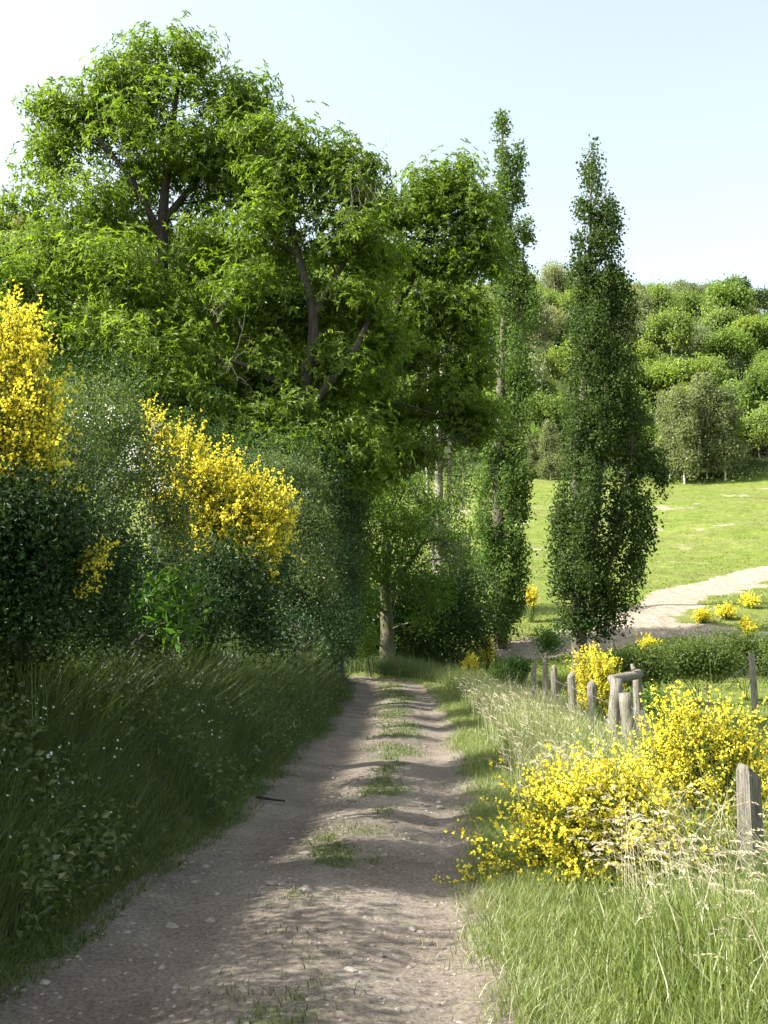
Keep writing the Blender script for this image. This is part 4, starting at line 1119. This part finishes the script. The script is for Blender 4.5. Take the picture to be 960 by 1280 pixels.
# right verge
n = 104000
y = logy(n, 2.2, 46); s = rng.random(n) ** .8 * 4.6 - .02
x = xr(y) + s
under = np.exp(-((x - 1.55) / .75) ** 2 - ((y - 6.9) / .9) ** 2)
by_posts = smooth(1.7, 2.2, s) * smooth(13, 16, y)
under = np.maximum(under, .8 * np.exp(-((x - 2.75) / .5) ** 2 - ((y - 7.5) / .8) ** 2))
tall = (1 - .75 * under) * (1 - .45 * by_posts) * smooth(.1, .9, s) * (.45 + .75 * fbm(x / .9, y / .9, 3, 41))
h = .07 + (.70 + .22 * smooth(9, 13, y)) * tall * rng.uniform(.5, 1.15, n)
rank = rng.random(n) < .12
h = np.where(rank & (s > .5), h * rng.uniform(1.15, 1.6, n), h) * (1 + .35 * smooth(1.3, 2.2, s) * (y < 9.5))
w = .0035 + .00032 * y + .003 * rng.random(n) + .004 * (rng.random(n) < .12)
dry = smooth(.36, .6, fbm(x / 1.3, y / 2.2, 3, 51)) * smooth(.4, 1.0, s) * smooth(7, 12, y)
var = np.clip(rng.random(n) * .62 + dry * .33 + .45 * (rng.random(n) < .10), 0, 1)
pos = np.stack([x, y, H(x, y) - .02], 1)
right = blades(pos, h, w, rng.uniform(0, 6.28, n), rng.uniform(.1, .75, n), var, near=8.5)
m = 40000
ye = logy(m, 3.5, 40); se = rng.normal(.10, .15, m) + (fbm(np.zeros(m), ye / .5, 3, 19) - .5) * .3
xe = xr(ye) + se
edge = blades(np.stack([xe, ye, np.where(se > 0, H(xe, ye), np.minimum(lane_z(xe, ye), H(xe, ye) + .02)) - .01], 1), rng.uniform(.03, .16, m), .003 + .0003 * ye, rng.uniform(0, 6.28, m), rng.uniform(.3, 1.1, m), rng.random(m) * .85, near=6.5)
# the tall grass round the bend
n = 16000
y = rng.uniform(38.5, 46, n); x = rng.uniform(-2, 4.5, n)
k = (x - xr(y)) > 0.05; x, y = x[k], y[k]; n = len(x)
bend = blades(np.stack([x, y, H(x, y) - .02], 1), rng.uniform(.35, .95, n), rng.uniform(.012, .022, n), rng.uniform(0, 6.28, n), rng.uniform(.1, .5, n), rng.random(n) * .6, near=1)
grass_obj('verge_grass', 'long sunlit grass on the verge between the lane and the posts', [right, edge], M['grass_verge'])
grass_obj('bend_grass', 'tall green grass on the low rise where the lane bends away', [bend], M['grass_bank'])  # darker bank grass colour stands in for shade at the end of the lane

# left bank
n = 84000
y = logy(n, 2.2, 44); s = rng.random(n) * 2.6 - .16
x = xl(y) - s
clump = fbm(x / .5, y / .5, 3, 61)
h = (.10 + .42 * smooth(0, .35, s) * (.35 + 1.1 * clump)) * rng.uniform(.6, 1.2, n)
w = .004 + .00035 * y + .0045 * rng.random(n)
pos = np.stack([x, y, H(x, y) - .02], 1)
left = blades(pos, h, w, rng.normal(0, 1.6, n), rng.uniform(.15, 1.1, n), np.clip(.5 * rng.random(n) + .5 * fbm(x / .3, y / .3, 2, 13), 0, 1), sag=.35, near=7.5)
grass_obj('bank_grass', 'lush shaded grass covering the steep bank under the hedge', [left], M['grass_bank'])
# broad-leaved weeds through the bank
n = 46000
y = logy(n, 3.5, 34); s = rng.random(n) * 2.4
x = xl(y) - s
k = fbm(x / .6 + 9, y / .6, 3, 71) > .52
x, y = x[k], y[k]; n = len(x)
pos = np.stack([x, y, H(x, y) + rng.uniform(.08, .5, n)], 1)
L = rng.uniform(.025, .075, n)
v, f, a = leaves(pos, unit(np.array([.5, 0, .1]) + rng.normal(0, .7, (n, 3))), np.array([.5, -.2, .8]) + rng.normal(0, .35, (n, 3)), L, L * .6)
tag(build('bank_weeds', v, f, M['grass_bank'], attrs={'var': ('FACE', a)}), 'broad-leaved weeds growing through the shaded bank grass', 'weeds', kind='stuff')
# white wildflowers on the bank
c = []
for k in range(46):
    yy = float(logy(1, 5.5, 15)[0]); ss = rng.uniform(.35, 1.5); m = rng.integers(3, 12)
    px_ = float(xl(yy)) - ss + rng.normal(0, .12, m); py_ = yy + rng.normal(0, .16, m)
    c.append(np.stack([px_, py_, H(px_, py_) + rng.uniform(.3, .5, m)], 1))
c = np.concatenate(c); m = len(c)
pp = np.repeat(c, 5, 0); ang = np.tile(np.arange(5) * 1.2566, m)
ax = unit(np.array([.6, -.5, .7]) + np.repeat(rng.normal(0, .4, (m, 3)), 5, 0))
e1 = unit(np.cross(ax, [0, 0, 1.0])); e2 = np.cross(ax, e1)
v, f, a = leaves(pp, e1 * np.cos(ang)[:, None] + e2 * np.sin(ang)[:, None], ax, .012, .009, fold=.05, droop=-.1)
tag(build('white_wildflowers', v, f, M['blossom'], attrs={'var': ('FACE', a)}), 'tiny white wildflowers scattered over the shaded bank', 'flowers', kind='stuff')

# middle of the lane and its edges
n = 150000
y = logy(n, 3.5, 42); x = xl(y) + (xr(y) - xl(y)) * rng.uniform(-.05, 1.06, n)
k = rng.random(n) < (.5 - .18 * smooth(10, 18, y)) * smooth(.12, .95, lane_grass(x, y)) ** 1.1
x, y = x[k], y[k]; n = len(x)
strip = blades(np.stack([x, y, lane_z(x, y) - .008], 1), rng.uniform(.02, .07, n), .003 + .0004 * y + .002 * rng.random(n), rng.uniform(0, 6.28, n), rng.uniform(.3, 1.1, n))
grass_obj('lane_grass', 'low trodden grass growing in patches along the middle of the lane', [strip], M['grass_short'])

# pasture beyond the posts, meadow on the slope
n = 38000
y = logy(n, 7, 50); x = xr(np.minimum(y, 34)) + 3.6 + rng.random(n) ** 1.4 * 22
pos = np.stack([x, y, H(x, y) - .02], 1)
k = dirt_at(x, y) < .5
past = blades(pos[k], rng.uniform(.06, .22, k.sum()), (.006 + .0006 * y[k]), rng.uniform(0, 6.28, k.sum()), rng.uniform(.2, .9, k.sum()), near=9)
n = 95000
y = logy(n, 46, 152); x = rng.uniform(-.05, .55, n) * y
k = (dirt_at(x, y) + .5 * (fbm(x / 1.5, y / 1.5, 3, 91) - .5) < .42) & (fbm(x / 2.5, y / 1.6, 3, 81) > .40)
x, y = x[k], y[k]; n = len(x)
mead = blades(np.stack([x, y, H(x, y) - .02], 1), rng.uniform(.05, .13, n), rng.uniform(.05, .12, n), rng.uniform(0, 6.28, n), rng.uniform(.3, 1.0, n), near=1)
grass_obj('meadow_grass', 'short bright grass of the sloping meadow and pasture', [past, mead], M['grass_field'])

# nodding seed heads in the foreground
def seed_heads(n, ya, yb, sa, sb, hmin, hmax, nodd):
    st, sd_ = [], []
    for _ in range(n):
        yy = float(logy(1, ya, yb)[0]); xx = float(xr(yy)) + rng.uniform(sa, sb)
        b = np.array([xx, yy, H1(xx, yy)]); hh = rng.uniform(hmin, hmax); az = rng.normal(2.6, 1.0)
        dr = np.array([math.cos(az), math.sin(az), 0])
        s = np.linspace(0, 1, 8)
        q = b + np.stack([dr[0] * hh * nodd * s ** 3, dr[1] * hh * nodd * s ** 3, hh * (s - .30 * nodd * s ** 5)], 1)
        st.append(tube(q, np.linspace(.0016, .0009, 8), 3))
        tip = unit(q[-1] - q[-2]); L = rng.uniform(.08, .15); m = 15
        t = rng.random(m)
        curve = q[-1] + tip * (L * t)[:, None] + np.array([0, 0, -1]) * (L * .7 * nodd * t ** 2)[:, None]
        dd = unit(tip + rng.normal(0, .35, (m, 3)) + np.array([0, 0, -.5]) * t[:, None])
        sd_.append(leaves(curve, dd, rand_dir(m), rng.uniform(.018, .034, m), .006))
    return st, sd_
a1, s1 = seed_heads(680, 4.6, 9, .7, 3.6, .4, 1.0, .5)
a2, s2 = seed_heads(1000, 8.5, 28, .3, 2.6, .45, .95, .35)
v, f, a = cat_mesh(a1 + a2 + s1 + s2)
tag(build('seeding_grass', v, f, M['seed'], attrs={'var': ('FACE', a)}), 'pale nodding grass seed heads standing above the verge', 'grass', kind='stuff')

# ------------------------------------------------------------------ stones and sticks on the lane
def pebble(n_seed, r):
    rg = np.random.default_rng(n_seed)
    v = np.array([[1, 0, 0], [.6, .7, .1], [-.2, 1, 0], [-.9, .5, .1], [-.8, -.5, 0], [0, -1, .05], [.7, -.7, 0], [.4, .3, .6], [-.4, .3, .65], [-.2, -.4, .6], [.45, -.3, .55]])
    v = v * rg.uniform(.75, 1.2, v.shape) * np.array([1, rg.uniform(.6, .9), rg.uniform(.5, .8)]) * r
    f = []
    for k in range(7):
        k2 = (k + 1) % 7
        u_ = [7, 7, 8, 8, 9, 9, 10][k]; u2 = [7, 7, 8, 8, 9, 9, 10][k2]
        f.append((k, k2, u_))
        if u2 != u_: f.append((k2, u2, u_))
    f += [(7, 8, 9), (7, 9, 10)]
    lo = v[:7].copy(); lo[:, 2] = -.35 * r; lo[:, :2] *= .8
    v = np.concatenate([v, lo])
    for k in range(7):
        k2 = (k + 1) % 7
        f += [(k, 11 + k, 11 + k2), (k, 11 + k2, k2)]
    return v, np.array(f)
parts = []
for k in range(1600):
    yy = float(logy(1, 4, 26)[0]); t_ = rng.random()
    xx = float(xl(yy)) + (float(xr(yy)) - float(xl(yy))) * t_
    v, f = pebble(k % 40, rng.uniform(.006, .02) * (1 + (rng.random() < .06)))
    an = rng.uniform(0, 6.28); c_, s_ = math.cos(an), math.sin(an)
    v = v @ np.array([[c_, s_, 0], [-s_, c_, 0], [0, 0, 1]])
    parts.append((v + [xx, yy, 0], f, np.zeros(len(f))))
v, f, _ = cat_mesh(parts)
cx = v.reshape(-1, 18, 3)[:, :11, :2].mean(1)
v = v.reshape(-1, 18, 3); v[:, :, 2] += lane_z(cx[:, 0], cx[:, 1])[:, None]
tag(build('gravel', v.reshape(-1, 3), f, M['stone']), 'fine loose gravel strewn over the lane', 'gravel', kind='stuff')
SG = 'loose stones lying on the lane'
for k in range(34):
    yy = float(logy(1, 4.6, 15)[0]); t_ = rng.choice([rng.uniform(.05, .45), rng.uniform(.3, .75), rng.uniform(.75, .98)])
    xx = float(xl(yy)) + (float(xr(yy)) - float(xl(yy))) * t_
    v, f = pebble(100 + k, rng.uniform(.025, .055))
    zz = float(lane_z(np.array([xx]), np.array([yy]))[0])
    o = build('stone', v, f, M['stone'])
    o.location = (xx, yy, zz + .004); o.rotation_euler = (0, 0, rng.uniform(0, 6.28))
    tag(o, 'small pale angular stone lying loose on the earth lane', 'stone', SG)
g = np.array([-1.18, 10.9, 0]); g[2] = lane_z(g[:1], g[1:2])[0] + .03
q = g + np.array([[-.14, .05, .02], [-.05, .02, .012], [.05, -.01, .0], [.16, -.05, -.005]])
tv = tube(resample(q, .04), np.linspace(.02, .011, len(resample(q, .04))), 6, .08, cap=True)
o = build('stick', tv[0], tv[1], M['bark'], None, g, smooth_shade=True)
tag(o, 'short dark broken stick lying at the grassy edge of the lane', 'stick')
